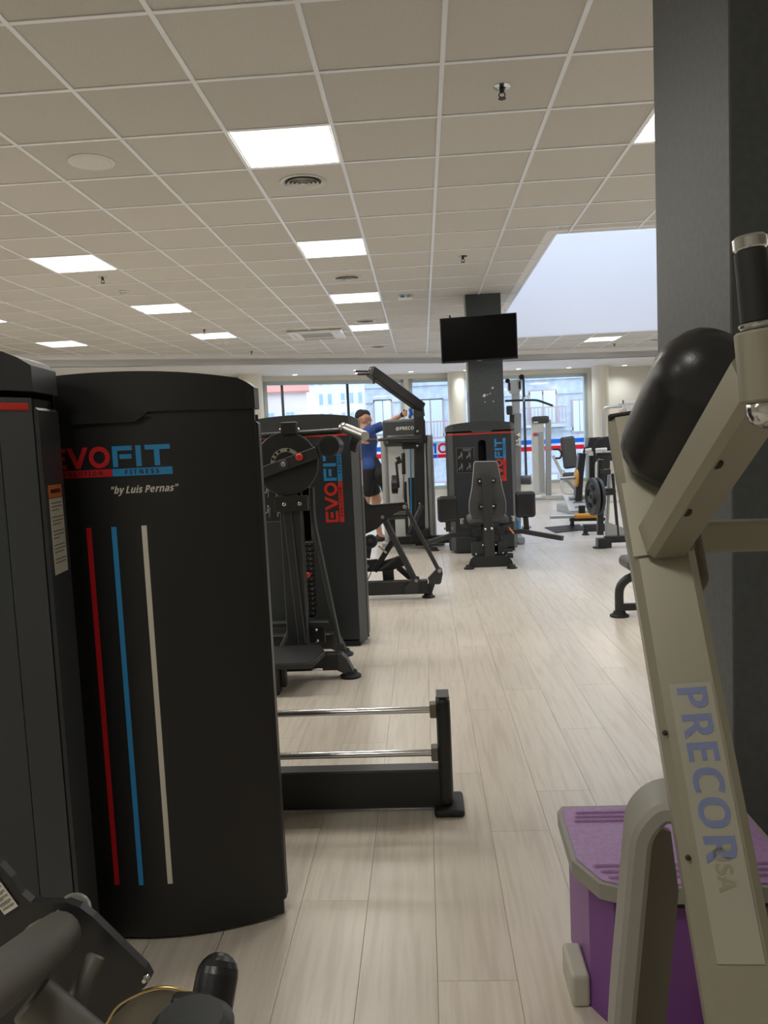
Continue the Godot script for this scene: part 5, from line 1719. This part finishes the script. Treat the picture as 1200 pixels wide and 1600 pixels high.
func build_ceiling_fittings() -> void:
	var b: MB
	for q in [Vector3(-0.73, 0, -5.36), Vector3(-0.73, 0, -8.41), Vector3(-0.75, 0, -11.37), Vector3(-0.73, 0, -14.35), Vector3(4.67, 0, -15.55)]:
		var t := ceiling_disc("round_vent", "round ceiling vent of concentric metal rings", "vent", q, "round vents in the ceiling tiles")
		b = mb()
		b.lathe(O + Vector3(0, 0.002, 0), Vector3.DOWN, [Vector2(0, 0.155), Vector2(0.008, 0.155), Vector2(0.012, 0.14), Vector2(0.004, 0.125)], 32)
		part(t, "rim", b, M.grille)
		p_cyl(t, "throat", O + Vector3(0, 0.004, 0), O + Vector3(0, -0.001, 0), 0.125, M.vent_dark)
		for i in 4:
			var r := 0.11 - i * 0.026
			b = mb()
			b.lathe(O, Vector3.DOWN, [Vector2(0.0, r - 0.016), Vector2(0.016 + i * 0.002, r), Vector2(0.018 + i * 0.002, r), Vector2(0.003, r - 0.018)], 28)
			part(t, "vent_ring", b, M.grille)
		p_cyl(t, "centre_cone", O, O + Vector3(0, -0.02, 0), 0.012, M.grille, 0.024)
	# loudspeaker
	var s := ceiling_disc("loudspeaker", "round white ceiling loudspeaker in a tile", "speaker", Vector3(-1.936, 0, -4.77))
	b = mb()
	b.lathe(O + Vector3(0, 0.002, 0), Vector3.DOWN, [Vector2(0, 0.135), Vector2(0.007, 0.135), Vector2(0.01, 0.125), Vector2(0.005, 0.115)], 36)
	part(s, "rim", b, M.plastic_white)
	p_cyl(s, "grille", O, O + Vector3(0, -0.006, 0), 0.116, M.grille)
	p_cyl(s, "centre_dot", O + Vector3(0, -0.006, 0), O + Vector3(0, -0.008, 0), 0.008, M.plastic_white)
	# sprinklers
	for q in [Vector3(0.482, 0, -4.145), Vector3(0.471, 0, -7.738), Vector3(-3.116, 0, -7.734), Vector3(-3.108, 3.144, -11.32), Vector3(-3.016, 3.144, -14.05), Vector3(0.473, 3.144, -11.27), Vector3(3.912, 3.144, -15.84)]:
		var t := ceiling_disc("sprinkler_head", "small metal sprinkler head hanging from a ceiling tile", "sprinkler", q, "sprinkler heads in the ceiling tiles")
		b = mb()
		b.lathe(O + Vector3(0, 0.001, 0), Vector3.DOWN, [Vector2(0, 0.045), Vector2(0.004, 0.045), Vector2(0.01, 0.022), Vector2(0.009, 0)], 20)
		part(t, "escutcheon", b, M.chrome)
		p_cyl(t, "body", O + Vector3(0, -0.008, 0), O + Vector3(0, -0.032, 0), 0.014, M.frame_black, 0.011)
		for e in [-1.0, 1.0]:
			p_tube(t, "frame_arm", [O + Vector3(e * 0.011, -0.03, 0), O + Vector3(e * 0.017, -0.044, 0), O + Vector3(e * 0.004, -0.058, 0)], 0.003, M.frame_black, 0.008)
		p_cyl(t, "deflector", O + Vector3(0, -0.058, 0), O + Vector3(0, -0.061, 0), 0.02, M.frame_black)
	# smoke detectors
	for q in [Vector3(-3.164, 0, -8.439), Vector3(-3.142, 3.144, -12.67)]:
		var t := ceiling_disc("smoke_detector", "small white smoke detector under the ceiling tiles", "smoke detector", q, "smoke detectors under the ceiling")
		b = mb()
		b.lathe(O + Vector3(0, 0.001, 0), Vector3.DOWN, [Vector2(0, 0.06), Vector2(0.012, 0.06), Vector2(0.016, 0.05), Vector2(0.02, 0.05)], 24)
		part(t, "base_ring", b, M.plastic_white)
		b = mb()
		b.lathe(O + Vector3(0, -0.018, 0), Vector3.DOWN, [Vector2(0, 0.048), Vector2(0.02, 0.042), Vector2(0.03, 0.03), Vector2(0.03, 0)], 24)
		part(t, "chamber", b, M.grille)
	# cassette air conditioner
	var c := Vector3(-1.58, 0, -12.3)
	var t := ceiling_disc("air_conditioner", "white square cassette air conditioner with grey intake grille", "air conditioner", c)
	b = mb()
	for e in [-1.0, 1.0]:
		b.box(O + Vector3(e * 0.33, -0.023, 0), Vector3(0.18, 0.03, 0.84), Basis.IDENTITY, 0.006)
		b.box(O + Vector3(0, -0.023, e * 0.33), Vector3(0.48, 0.03, 0.18), Basis.IDENTITY, 0.006)
	part(t, "fascia", b, M.plastic_white)
	p_box(t, "intake_grille", O + Vector3(0, -0.018, 0), Vector3(0.48, 0.02, 0.48), M.print_grey)
	for e in [-1.0, 1.0]:
		p_box(t, "air_flap", O + Vector3(e * 0.35, -0.04, 0), Vector3(0.05, 0.008, 0.5), M.grille, Basis(Vector3.BACK, e * 0.4))
		p_box(t, "air_flap", O + Vector3(0, -0.04, e * 0.35), Vector3(0.5, 0.008, 0.05), M.grille, Basis(Vector3.RIGHT, -e * 0.4))
	# emergency light
	t = ceiling_disc("emergency_light", "small white rectangular emergency light on the ceiling", "emergency light", Vector3(-0.131, 0, -9.6))
	p_box(t, "housing", O + Vector3(0, -0.02, 0), Vector3(0.17, 0.04, 0.17), M.plastic_white)
	p_box(t, "lens", O + Vector3(-0.03, -0.022, 0.0855), Vector3(0.05, 0.024, 0.002), M.blue)
	p_box(t, "lens", O + Vector3(0.04, -0.022, 0.0855), Vector3(0.04, 0.024, 0.002), M.print_grey)
	# recessed spots in the plaster soffit
	for q in [Vector3(-2.661, 2.94, -16.65), Vector3(-0.182, 2.94, -17.36), Vector3(1.053, 2.94, -17.65), Vector3(2.27, 2.94, -18), Vector3(3.478, 2.94, -18.34), Vector3(4.795, 2.94, -18.5)]:
		t = thing("recessed_spotlight", "small round recessed spotlight in the white soffit", "spotlight", Vector3(q.x, SOFFIT, q.z), 0.0, "recessed spotlights along the window soffit")
		b = mb()
		b.lathe(O + Vector3(0, 0.001, 0), Vector3.DOWN, [Vector2(0, 0.075), Vector2(0.006, 0.075), Vector2(0.008, 0.066), Vector2(0.002, 0.058)], 24)
		part(t, "trim_ring", b, M.plastic_white)
		p_cyl(t, "lamp_lens", O + Vector3(0, 0.001, 0), O + Vector3(0, -0.014, 0), 0.055, M.led)
		var l := SpotLight3D.new()
		l.name = "spot_beam"
		l.light_energy = 1.0
		l.light_color = Color(0.97, 0.99, 1.0)
		l.light_size = 0.05
		l.spot_angle = 72.0
		l.spot_range = 20.0
		l.spot_attenuation = 2.0
		l.shadow_enabled = true
		t.add_child(l)
		l.rotation.x = -PI / 2
		l.position = Vector3(0, -0.02, 0)


func build_right_foreground() -> void:
	# purple plastic step bench
	var base := Vector3(0.56, 0, -1.82)
	var t := thing("step_bench", "purple plastic step bench with grey rim beside the pale metal frame", "step bench", base)
	var lid := [Vector2(0.335, -2.02), Vector2(0.8, -2.02), Vector2(0.8, -1.63), Vector2(0.4, -1.63), Vector2(0.352, -1.655), Vector2(0.31, -1.75), Vector2(0.318, -1.99)]
	p_plate(t, "rim", lid.map(func(q): return Vector3(q.x, 0.322, q.y)), Vector3(0, 0.036, 0), M.plastic_grey)
	var inner := [Vector2(0.345, -2.008), Vector2(0.79, -2.008), Vector2(0.79, -1.642), Vector2(0.404, -1.642), Vector2(0.36, -1.664), Vector2(0.322, -1.752), Vector2(0.33, -1.985)]
	p_plate(t, "tread", inner.map(func(q): return Vector3(q.x, 0.356, q.y)), Vector3(0, 0.005, 0), M.purple)
	for i in 3:
		for q in [[-1.975 + i * 0.022, 0.362 - i * 0.006, 0.75], [-1.72 + i * 0.024, 0.352 + i * 0.012, 0.75]]:
			var b := mb()
			b.capsule(Vector3(q[1], 0.3605, q[0]), Vector3(q[2], 0.3605, q[0]), 0.006, 0.0055, 12)
			part(t, "tread_rib", b, M.purple)
	var b := mb()
	b.plate([Vector3(0.345, 0.0, -1.99), Vector3(0.78, 0.0, -1.99), Vector3(0.78, 0.0, -1.665), Vector3(0.385, 0.0, -1.665), Vector3(0.345, 0.0, -1.74)], Vector3(0, 0.323, 0))
	part(t, "body", b, M.purple_dark)
	p_box(t, "front_slot", Vector3(0.585, 0.305, -1.6645), Vector3(0.39, 0.026, 0.004), M.slot_black, Basis.IDENTITY, 0.0)
	p_rbox(t, "foot_block", Vector3(0.322, 0.04, -1.8), Vector3(0.045, 0.08, 0.13), M.plastic_pale, 0.01)
	for i in 3:
		for j in 2:
			p_box(t, "foot_tread_bar", Vector3(0.302 + 0.0, 0.018 + i * 0.022, -1.77 - j * 0.055), Vector3(0.006, 0.012, 0.038), M.plastic_pale)
	# pale metal frame: leaning post, padded arm, handle and arched leg
	var top := Vector3(0.388, 1.364, -1.42)
	var low := Vector3(0.4, 0.482, -0.95)
	var d := (low - top).normalized()
	low = top + d * ((0.02 - top.y) / d.y)
	var n := Vector3(-0.18, 0, 1.0)
	n = (n - d * n.dot(d)).normalized()
	var r := d.cross(n).normalized() * -1.0
	if r.x < 0:
		r = -r
	base = Vector3(low.x, 0, low.z)
	t = thing("leg_raise_frame", "pale champagne metal exercise frame with black pad and upright handle", "exercise frame", base)
	p_bar(t, "post", [top, low], 0.1, 0.085, M.champagne, n, 0.0, 0.012)
	p_box(t, "post_cap", top + Vector3(0, 0.004, 0), Vector3(0.1, 0.01, 0.085), M.rubber, Basis(r, -d, n), 0.003)
	p_box(t, "post_base", base + Vector3(0, 0.012, 0), Vector3(0.2, 0.024, 0.3), M.champagne)
	var at := func(u: float, v: float, w: float) -> Vector3: return top + d * u + r * v + n * w
	# welded mounting plate
	p_plate(t, "mount_plate", [at.call(0.13, -0.046, 0.043), at.call(0.13, 0.046, 0.043), at.call(0.255, 0.05, 0.043), at.call(0.262, 0.046, 0.043), at.call(0.262, -0.046, 0.043)], n * 0.005, M.champagne)
	# name plate with reflective lettering
	p_plate(t, "name_plate", [at.call(0.47, -0.026, 0.043), at.call(0.47, 0.034, 0.043), at.call(0.84, 0.034, 0.043), at.call(0.84, -0.026, 0.043)], n * 0.002, M.champagne_pale)
	var nm := words(t, "name_lettering", "PRECOR", 0.041, Transform3D(Basis(d, r, n), at.call(0.595, 0.004, 0.0456) - O), M.holo_blue, 800, 0.0008)
	nm.scale = Vector3(1.12, 1.0, 1.0)
	words(t, "name_lettering", "USA", 0.022, Transform3D(Basis(d, r, n), at.call(0.725, 0.004, 0.0456) - O), M.champagne, 700, 0.0008)
	for q in [at.call(0.54, -0.043, 0.0425), at.call(0.71, -0.04, 0.0425)]:
		bolt(t, q, n, 0.004, M.rubber)
	# arm rising towards the handle
	var a0 := Vector3(0.386, 1.176, -1.27)
	var a1 := Vector3(0.424, 1.412, -0.98)
	p_bar(t, "arm", [a0, a1], 0.07, 0.07, M.champagne, Vector3.UP.cross(a1 - a0).normalized(), 0.0, 0.01)
	var ad := (a1 - a0).normalized()
	var view := Vector3(-0.35, 0.0, 1.0)
	var an := (view - ad * view.dot(ad)).normalized()
	var side := ad.cross(an).normalized()
	for k in [0.13, 0.245]:
		p_cyl(t, "bolt_hole", a0 + ad * k + an * 0.034, a0 + ad * k + an * 0.0405, 0.013, M.rubber)
	# thick pad behind the arm
	var pc := Vector3(0.431, 1.37, -1.24)
	p_rbox(t, "arm_pad", pc, Vector3(0.19, 0.29, 0.15), M.pad_black, 0.07, Basis(side if side.x > 0 else -side, ad, an))
	# upright handle
	var h0 := Vector3(0.411, 1.371, -0.95)
	var h1 := Vector3(0.393, 1.574, -0.95)
	var hd := (h1 - h0).normalized()
	var hl := (h1 - h0).length()
	p_cyl(t, "handle_socket", h0 + hd * 0.01, h0 + hd * (hl * 0.46), 0.027, M.champagne)
	p_cyl(t, "handle_ring", h0 + hd * (hl * 0.47), h0 + hd * (hl * 0.505), 0.0215, M.chrome)
	p_cyl(t, "handle_grip", h0 + hd * (hl * 0.5), h0 + hd * (hl * 0.92), 0.0185, M.rubber)
	p_cyl(t, "handle_cap", h0 + hd * (hl * 0.915), h1, 0.0192, M.chrome, -1.0)
	b = mb()
	b.rbox(h0, Vector3(0.045, 0.045, 0.045), Basis.IDENTITY, 0.022, 6)
	part(t, "handle_ball", b, M.chrome)
	# rear tube with its clamp
	p_bar(t, "rear_tube", [Vector3(0.486, 1.158, -1.42), Vector3(0.764, 1.154, -1.42)], 0.05, 0.055, M.champagne)
	p_tube(t, "clamp_bow", [Vector3(0.466, 1.189, -1.36), Vector3(0.472, 1.096, -1.33), Vector3(0.463, 1.079, -1.33), Vector3(0.456, 1.08, -1.34)], 0.009, M.champagne_dark, 0.02)
	# second upright off to the right that carries the tube
	p_bar(t, "rear_post", [Vector3(0.764, 1.191, -1.42), Vector3(0.764, 1.191, -1.42) * Vector3(1, 0, 1) + Vector3(0, 0.02, 0)], 0.07, 0.07, M.champagne, Vector3.BACK)
	# arched leg
	p_bar(t, "arched_leg", [Vector3(0.443, 0.734, -1.24), Vector3(0.375, 0.738, -1.27), Vector3(0.338, 0.701, -1.27), Vector3(0.305, 0.38, -1.27), Vector3(0.28, 0.031, -1.27) * Vector3(1, 0, 1) + Vector3(0, 0.02, 0)], 0.034, 0.12, M.plastic_grey, Vector3.BACK, 0.05, 0.008)
	p_plate(t, "leg_web", [Vector3(0.353, 0.676, -1.31), Vector3(0.404, 0.656, -1.31), Vector3(0.416, 0.546, -1.31), Vector3(0.39, 0.3, -1.31), Vector3(0.367, -0.01, -1.31) * Vector3(1, 0, 1) + Vector3(0, 0.02, -0.0), Vector3(0.287, -0.01, -1.31) * Vector3(1, 0, 1) + Vector3(0, 0.02, 0), Vector3(0.313, 0.301, -1.31)], Vector3(0, 0, -0.012), M.champagne_dark)


func build_left_foreground() -> void:
	var z := -0.92
	var base := Vector3(-0.42, 0, -0.92)
	var t := thing("arm_curl_machine", "black machine bracket with thick tubes and a rounded grip close to the grey tower", "gym machine", base)
	p_plate(t, "bracket", [Vector3(-0.611, 0.866, -0.92), Vector3(-0.563, 0.836, -0.92), Vector3(-0.549, 0.818, -0.92), Vector3(-0.538, 0.796, -0.92), Vector3(-0.527, 0.785, -0.92), Vector3(-0.504, 0.784, -0.92), Vector3(-0.479, 0.784, -0.92), Vector3(-0.463, 0.777, -0.92), Vector3(-0.447, 0.764, -0.92), Vector3(-0.383, 0.693, -0.92), Vector3(-0.377, 0.68, -0.92), Vector3(-0.384, 0.67, -0.92), Vector3(-0.442, 0.618, -0.92), Vector3(-0.515, 0.51, -0.92), Vector3(-0.645, 0.51, -0.92)], Vector3(0, 0, -0.012), M.frame_black)
	p_cyl(t, "spacer", Vector3(-0.507, 0.728, -0.99), Vector3(-0.474, 0.769, -0.925), 0.022, M.steel)
	bolt(t, Vector3(-0.383, 0.682, -0.92), Vector3.BACK, 0.005)
	p_cyl(t, "thick_tube", Vector3(-0.483, 0.753, -0.9), Vector3(-0.454, 0.838, -0.66), 0.029, M.tube_grey)
	p_cyl(t, "tube_collar", Vector3(-0.485, 0.759, -0.875), Vector3(-0.485, 0.764, -0.86), 0.0305, M.tube_grey)
	p_cyl(t, "cross_tube", Vector3(-0.468, 0.745, -0.8), Vector3(-0.37, 0.651, -0.8), 0.026, M.tube_grey)
	p_cyl(t, "thin_tube", Vector3(-0.435, 0.726, -0.9), Vector3(-0.453, 0.686, -0.86), 0.013, M.tube_grey)
	warning_label(t, Transform3D(Basis(Vector3.BACK, 0.55), Vector3(-0.564, 0.795, -0.918) - O), 0.022, 0.045)
	# brass-edged guard, grip and hub
	p_plate(t, "guard", [Vector3(-0.444, 0.611, -0.93), Vector3(-0.43, 0.634, -0.93), Vector3(-0.4, 0.652, -0.93), Vector3(-0.363, 0.662, -0.93), Vector3(-0.327, 0.65, -0.93), Vector3(-0.305, 0.618, -0.93), Vector3(-0.3, 0.573, -0.93), Vector3(-0.382, 0.501, -0.93), Vector3(-0.449, 0.519, -0.93)], Vector3(0, 0, 0.006), M.champagne_dark)
	p_tube(t, "guard_edge", [Vector3(-0.44, 0.618, -0.922), Vector3(-0.426, 0.641, -0.922), Vector3(-0.397, 0.658, -0.922), Vector3(-0.36, 0.668, -0.922), Vector3(-0.324, 0.657, -0.922)], 0.0025, M.brass, 0.02)
	p_cap(t, "grip", Vector3(-0.298, 0.68, -0.97), Vector3(-0.308, 0.598, -0.9), 0.028, 0.0275, M.pad_black)
	p_box(t, "grip_clamp", Vector3(-0.326, 0.662, -0.9), Vector3(0.035, 0.02, 0.02), M.frame_black)
	p_cyl(t, "hub", Vector3(-0.3, 0.69, -0.84) + Vector3(0, -0.05, 0), Vector3(-0.3, 0.69, -0.84), 0.05, M.shroud_grey, -1.0, 0.012)
	p_tube(t, "support_tube", [Vector3(-0.301, 0.681, -0.84) + Vector3(0, -0.04, 0), Vector3(-0.2, 0.3, -0.86), Vector3(-0.42, 0.05, -0.9)], 0.028, M.frame_dark, 0.1)
	p_bar(t, "stand", [Vector3(-0.44, 0.03, -0.96), Vector3(-0.593, 0.549, -0.96)], 0.09, 0.06, M.frame_black, Vector3.BACK)
	p_box(t, "floor_plate", Vector3(-0.43, 0.015, -0.93), Vector3(0.3, 0.03, 0.2), M.frame_black)


# ---------------------------------------------------------------- the man wiping the machine
# continuous surface round tapered bones [from, to, radius, radius], as surface nets
func body(b: MB, bones: Array, cell: float, soft: float) -> void:
	var lo := Vector3(1e9, 1e9, 1e9)
	var hi := -lo
	for o in bones:
		var rr := maxf(o[2], o[3]) + soft + cell * 2
		for p in [o[0], o[1]]:
			lo = lo.min(p - Vector3.ONE * rr)
			hi = hi.max(p + Vector3.ONE * rr)
	var nx := int((hi.x - lo.x) / cell) + 2
	var ny := int((hi.y - lo.y) / cell) + 2
	var nz := int((hi.z - lo.z) / cell) + 2
	var f := PackedFloat32Array()
	f.resize(nx * ny * nz)
	f.fill(10.0)
	for o in bones:
		var a: Vector3 = o[0]
		var d: Vector3 = o[1] - a
		var l2 := maxf(d.length_squared(), 1e-8)
		var rr := maxf(o[2], o[3]) + soft + cell * 2
		var m0 := (a.min(o[1]) - Vector3.ONE * rr - lo) / cell
		var m1 := (a.max(o[1]) + Vector3.ONE * rr - lo) / cell
		for i in range(maxi(0, int(m0.x)), mini(nx - 1, int(m1.x) + 1) + 1):
			for j in range(maxi(0, int(m0.y)), mini(ny - 1, int(m1.y) + 1) + 1):
				for k in range(maxi(0, int(m0.z)), mini(nz - 1, int(m1.z) + 1) + 1):
					var p := lo + Vector3(i, j, k) * cell - a
					var t := clampf(p.dot(d) / l2, 0.0, 1.0)
					var v: float = (p - d * t).length() - lerpf(o[2], o[3], t)
					var ix := (i * ny + j) * nz + k
					var w := f[ix]
					var h := maxf(soft - absf(v - w), 0.0) / soft
					f[ix] = minf(v, w) - h * h * soft * 0.25
	var vert := {}
	var pos := []
	var nor := []
	var st := [ny * nz, nz, 1]
	for i in nx - 1:
		for j in ny - 1:
			for k in nz - 1:
				var ix := (i * ny + j) * nz + k
				var mn := 100.0
				var mx := -100.0
				var c8 := []
				for q in 8:
					var v := f[ix + (q & 1) * st[0] + ((q >> 1) & 1) * st[1] + (q >> 2)]
					c8.append(v)
					mn = minf(mn, v)
					mx = maxf(mx, v)
				if mn >= 0.0 or mx < 0.0:
					continue
				var s := Vector3.ZERO
				var cnt := 0
				for e in [[0, 1], [2, 3], [4, 5], [6, 7], [0, 2], [1, 3], [4, 6], [5, 7], [0, 4], [1, 5], [2, 6], [3, 7]]:
					var va: float = c8[e[0]]
					var vb: float = c8[e[1]]
					if (va < 0.0) != (vb < 0.0):
						var t := va / (va - vb)
						var pa := Vector3(e[0] & 1, (e[0] >> 1) & 1, e[0] >> 2)
						var pb := Vector3(e[1] & 1, (e[1] >> 1) & 1, e[1] >> 2)
						s += pa.lerp(pb, t)
						cnt += 1
				vert[ix] = pos.size()
				pos.append(lo + (Vector3(i, j, k) + s / cnt) * cell)
				nor.append(Vector3(c8[1] + c8[3] + c8[5] + c8[7] - c8[0] - c8[2] - c8[4] - c8[6], c8[2] + c8[3] + c8[6] + c8[7] - c8[0] - c8[1] - c8[4] - c8[5], c8[4] + c8[5] + c8[6] + c8[7] - c8[0] - c8[1] - c8[2] - c8[3]).normalized())
	for ix in vert:
		for ax in 3:
			var u: int = st[(ax + 1) % 3]
			var w: int = st[(ax + 2) % 3]
			if (f[ix] < 0.0) == (f[ix + st[ax]] < 0.0):
				continue
			if not (vert.has(ix - u) and vert.has(ix - w) and vert.has(ix - u - w)):
				continue
			var q := [vert[ix], vert[ix - u], vert[ix - u - w], vert[ix - w]]
			b.quadn(pos[q[0]], pos[q[1]], pos[q[2]], pos[q[3]], nor[q[0]], nor[q[1]], nor[q[2]], nor[q[3]])


func hand(b: MB, wrist: Vector3, palm: Vector3, up: Vector3, curl: float) -> void:
	# palm and five bent fingers; palm = direction of the fingers, up = towards the thumb
	var bones := []
	var side := palm.cross(up).normalized()
	bones.append([wrist, wrist + palm * 0.03, 0.026, 0.028])
	for k in 4:
		var off := up * (0.03 - k * 0.02)
		var root: Vector3 = wrist + palm * 0.075 + off
		bones.append([wrist + palm * 0.025 + off * 0.7, root, 0.016, 0.0125])
		var l: float = [0.036, 0.042, 0.039, 0.03][k]
		var d1 := (palm + side * curl * 0.6).normalized()
		var d2 := (palm * (1.0 - curl) + side * curl * 1.2).normalized()
		var p1 := root + d1 * l
		var p2 := p1 + d2 * l * 0.8
		bones.append([root, p1, 0.0105, 0.0095])
		bones.append([p1, p2, 0.0095, 0.0078])
	var tr := wrist + palm * 0.025 + up * 0.028
	var t1 := tr + (palm * 0.6 + up * 0.6 + side * 0.4).normalized() * 0.04
	bones.append([tr, t1, 0.0135, 0.011])
	bones.append([t1, t1 + (palm + side * 0.5).normalized() * 0.03, 0.011, 0.009])
	body(b, bones, 0.005, 0.006)


func build_person() -> void:
	mat("skin", Color8(196, 148, 120), 0.55)
	mat("shirt_blue", Color8(50, 76, 142), 0.8)
	mat("shorts_black", Color8(24, 24, 30), 0.8)
	mat("hair_dark", Color8(34, 29, 27), 0.8)
	mat("shoe_dark", Color8(46, 47, 50), 0.6)
	var hip := Vector3(-0.775, 1.061, -10.62)
	var base := Vector3(hip.x, 0, hip.z)
	var t := thing("person", "man in blue T-shirt and black shorts wiping the machine with raised arm", "person", base)
	var F := Vector3(0.96, 0, -0.28).normalized()       # the way he faces
	var S := Vector3(0.28, 0, 0.96).normalized()        # his right side, towards the viewer
	var U := Vector3.UP
	var chest := hip + U * 0.36 + F * 0.02
	var neck := Vector3(-0.802, 1.598, -10.62)
	var head := Vector3(-0.792, 1.711, -10.62)
	var shR := chest + U * 0.12 + S * 0.16
	var shL := chest + U * 0.12 - S * 0.14 + F * 0.06
	var elR := Vector3(-0.887, 1.391, -10.36)
	var wrR := Vector3(-0.764, 1.406, -10.12)
	var elL := Vector3(-0.449, 1.643, -10.66)
	var wrL := Vector3(-0.236, 1.746, -10.42)
	var hipR := hip + S * 0.085
	var hipL := hip - S * 0.085
	var knR := hipR - U * 0.47 - F * 0.06
	var knL := hipL - U * 0.47 + F * 0.14
	var anR := Vector3(knR.x, 0.09, knR.z) - F * 0.1
	var anL := Vector3(knL.x, 0.09, knL.z) + F * 0.02
	var b := mb()
	body(b, [
		[hip - S * 0.07, hip + S * 0.07, 0.115, 0.115], [hip, chest, 0.12, 0.125], [chest - S * 0.07, chest + S * 0.07, 0.115, 0.115],
		[shL, shR, 0.062, 0.062], [chest + U * 0.1, neck, 0.075, 0.055], [neck, head - U * 0.02, 0.055, 0.055],
		[shR, elR, 0.053, 0.042], [elR, wrR, 0.041, 0.028], [shL, elL, 0.053, 0.042], [elL, wrL, 0.041, 0.028],
		[hipR, knR, 0.09, 0.06], [knR - F * 0.015, knR - U * 0.16 - F * 0.05, 0.058, 0.06], [knR - U * 0.16 - F * 0.05, anR, 0.056, 0.036],
		[hipL, knL, 0.09, 0.06], [knL - F * 0.015, knL - U * 0.16 - F * 0.02, 0.058, 0.06], [knL - U * 0.16 - F * 0.02, anL, 0.056, 0.036],
		[anR - U * 0.03, anR - U * 0.05 + F * 0.12, 0.04, 0.03], [anL - U * 0.03, anL - U * 0.05 + F * 0.12, 0.04, 0.03]], 0.013, 0.05)
	# head with face
	body(b, [
		[head + U * 0.035 - F * 0.02, head + U * 0.03 + F * 0.02, 0.088, 0.082], [head - U * 0.02, head - U * 0.055 + F * 0.045, 0.07, 0.05],
		[head - U * 0.08 + F * 0.07, head - U * 0.082 + F * 0.072, 0.028, 0.026], [head + U * 0.015 + F * 0.093, head - U * 0.02 + F * 0.112, 0.012, 0.017],
		[head - U * 0.05 + F * 0.097 - S * 0.018, head - U * 0.05 + F * 0.097 + S * 0.018, 0.009, 0.009], [head - U * 0.062 + F * 0.094 - S * 0.015, head - U * 0.062 + F * 0.094 + S * 0.015, 0.009, 0.009],
		[head + U * 0.03 + F * 0.082 - S * 0.03, head + U * 0.03 + F * 0.082 + S * 0.03, 0.014, 0.014],
		[head + S * 0.079 + U * 0.01 - F * 0.01, head + S * 0.083 - U * 0.03 - F * 0.004, 0.018, 0.011], [head - S * 0.079 + U * 0.01 - F * 0.01, head - S * 0.083 - U * 0.03 - F * 0.004, 0.018, 0.011],
		[neck, head - U * 0.03 - F * 0.01, 0.056, 0.06]], 0.0065, 0.02)
	hand(b, wrR, (Vector3(-0.676, 1.415, -10.06) - wrR).normalized(), U, 0.75)
	hand(b, wrL, (Vector3(-0.147, 1.77, -10.26) - wrL).normalized(), U, 0.35)
	part(t, "body", b, M.skin)
	b = mb()
	for s in [-1.0, 1.0]:
		var e: Vector3 = head + U * 0.012 + F * 0.083 + S * s * 0.031
		b.rbox(e, Vector3(0.016, 0.012, 0.02), Basis(F, U, S), 0.006, 3)
	part(t, "eyes", b, M.shorts_black)
	b = mb()
	body(b, [[head + U * 0.05 - F * 0.025, head + U * 0.055 + F * 0.03, 0.088, 0.074], [head + U * 0.02 - F * 0.05, head - U * 0.005 - F * 0.055, 0.054, 0.044]], 0.008, 0.03)
	part(t, "hair", b, M.hair_dark, "short dark hair")
	b = mb()
	body(b, [
		[hip + U * 0.0 - S * 0.07, hip + U * 0.0 + S * 0.07, 0.128, 0.128], [hip, chest, 0.135, 0.14], [chest - S * 0.07, chest + S * 0.07, 0.13, 0.13],
		[shL, shR, 0.075, 0.075], [chest + U * 0.08, neck - U * 0.02, 0.085, 0.062],
		[shR, shR.lerp(elR, 0.62), 0.068, 0.066], [shL, shL.lerp(elL, 0.6), 0.068, 0.066]], 0.013, 0.04)
	part(t, "t_shirt", b, M.shirt_blue, "short-sleeved blue T-shirt")
	b = mb()
	body(b, [[hip - U * 0.08 - S * 0.06, hip - U * 0.08 + S * 0.06, 0.13, 0.13], [hipR - U * 0.06, hipR.lerp(knR, 0.72), 0.108, 0.095], [hipL - U * 0.06, hipL.lerp(knL, 0.72), 0.108, 0.095]], 0.013, 0.04)
	part(t, "shorts", b, M.shorts_black, "loose black shorts")
	for a in [anR, anL]:
		b = mb()
		body(b, [[a - U * 0.045 - F * 0.03, a - U * 0.055 + F * 0.14, 0.046, 0.036], [a, a - U * 0.03, 0.045, 0.045]], 0.01, 0.02)
		part(t, "shoe", b, M.shoe_dark)
	b = mb()
	b.cyl(wrL - (wrL - elL).normalized() * 0.03, wrL + (wrL - elL).normalized() * 0.02, 0.034, -1.0, 16, 0.004)
	part(t, "glove_cuff", b, M.shorts_black)
	# dark jacket tied round the waist, its sleeves hanging in front
	b = mb()
	body(b, [[hip + F * 0.08 + S * 0.06, hip + F * 0.13 - S * 0.02, 0.05, 0.05], [Vector3(-0.652, 1.136, -10.56), Vector3(-0.588, 0.943, -10.5), 0.055, 0.085], [Vector3(-0.588, 0.943, -10.5), Vector3(-0.529, 0.713, -10.5), 0.085, 0.035]], 0.012, 0.03)
	part(t, "jacket", b, M.shorts_black, "dark jacket tied at the waist")
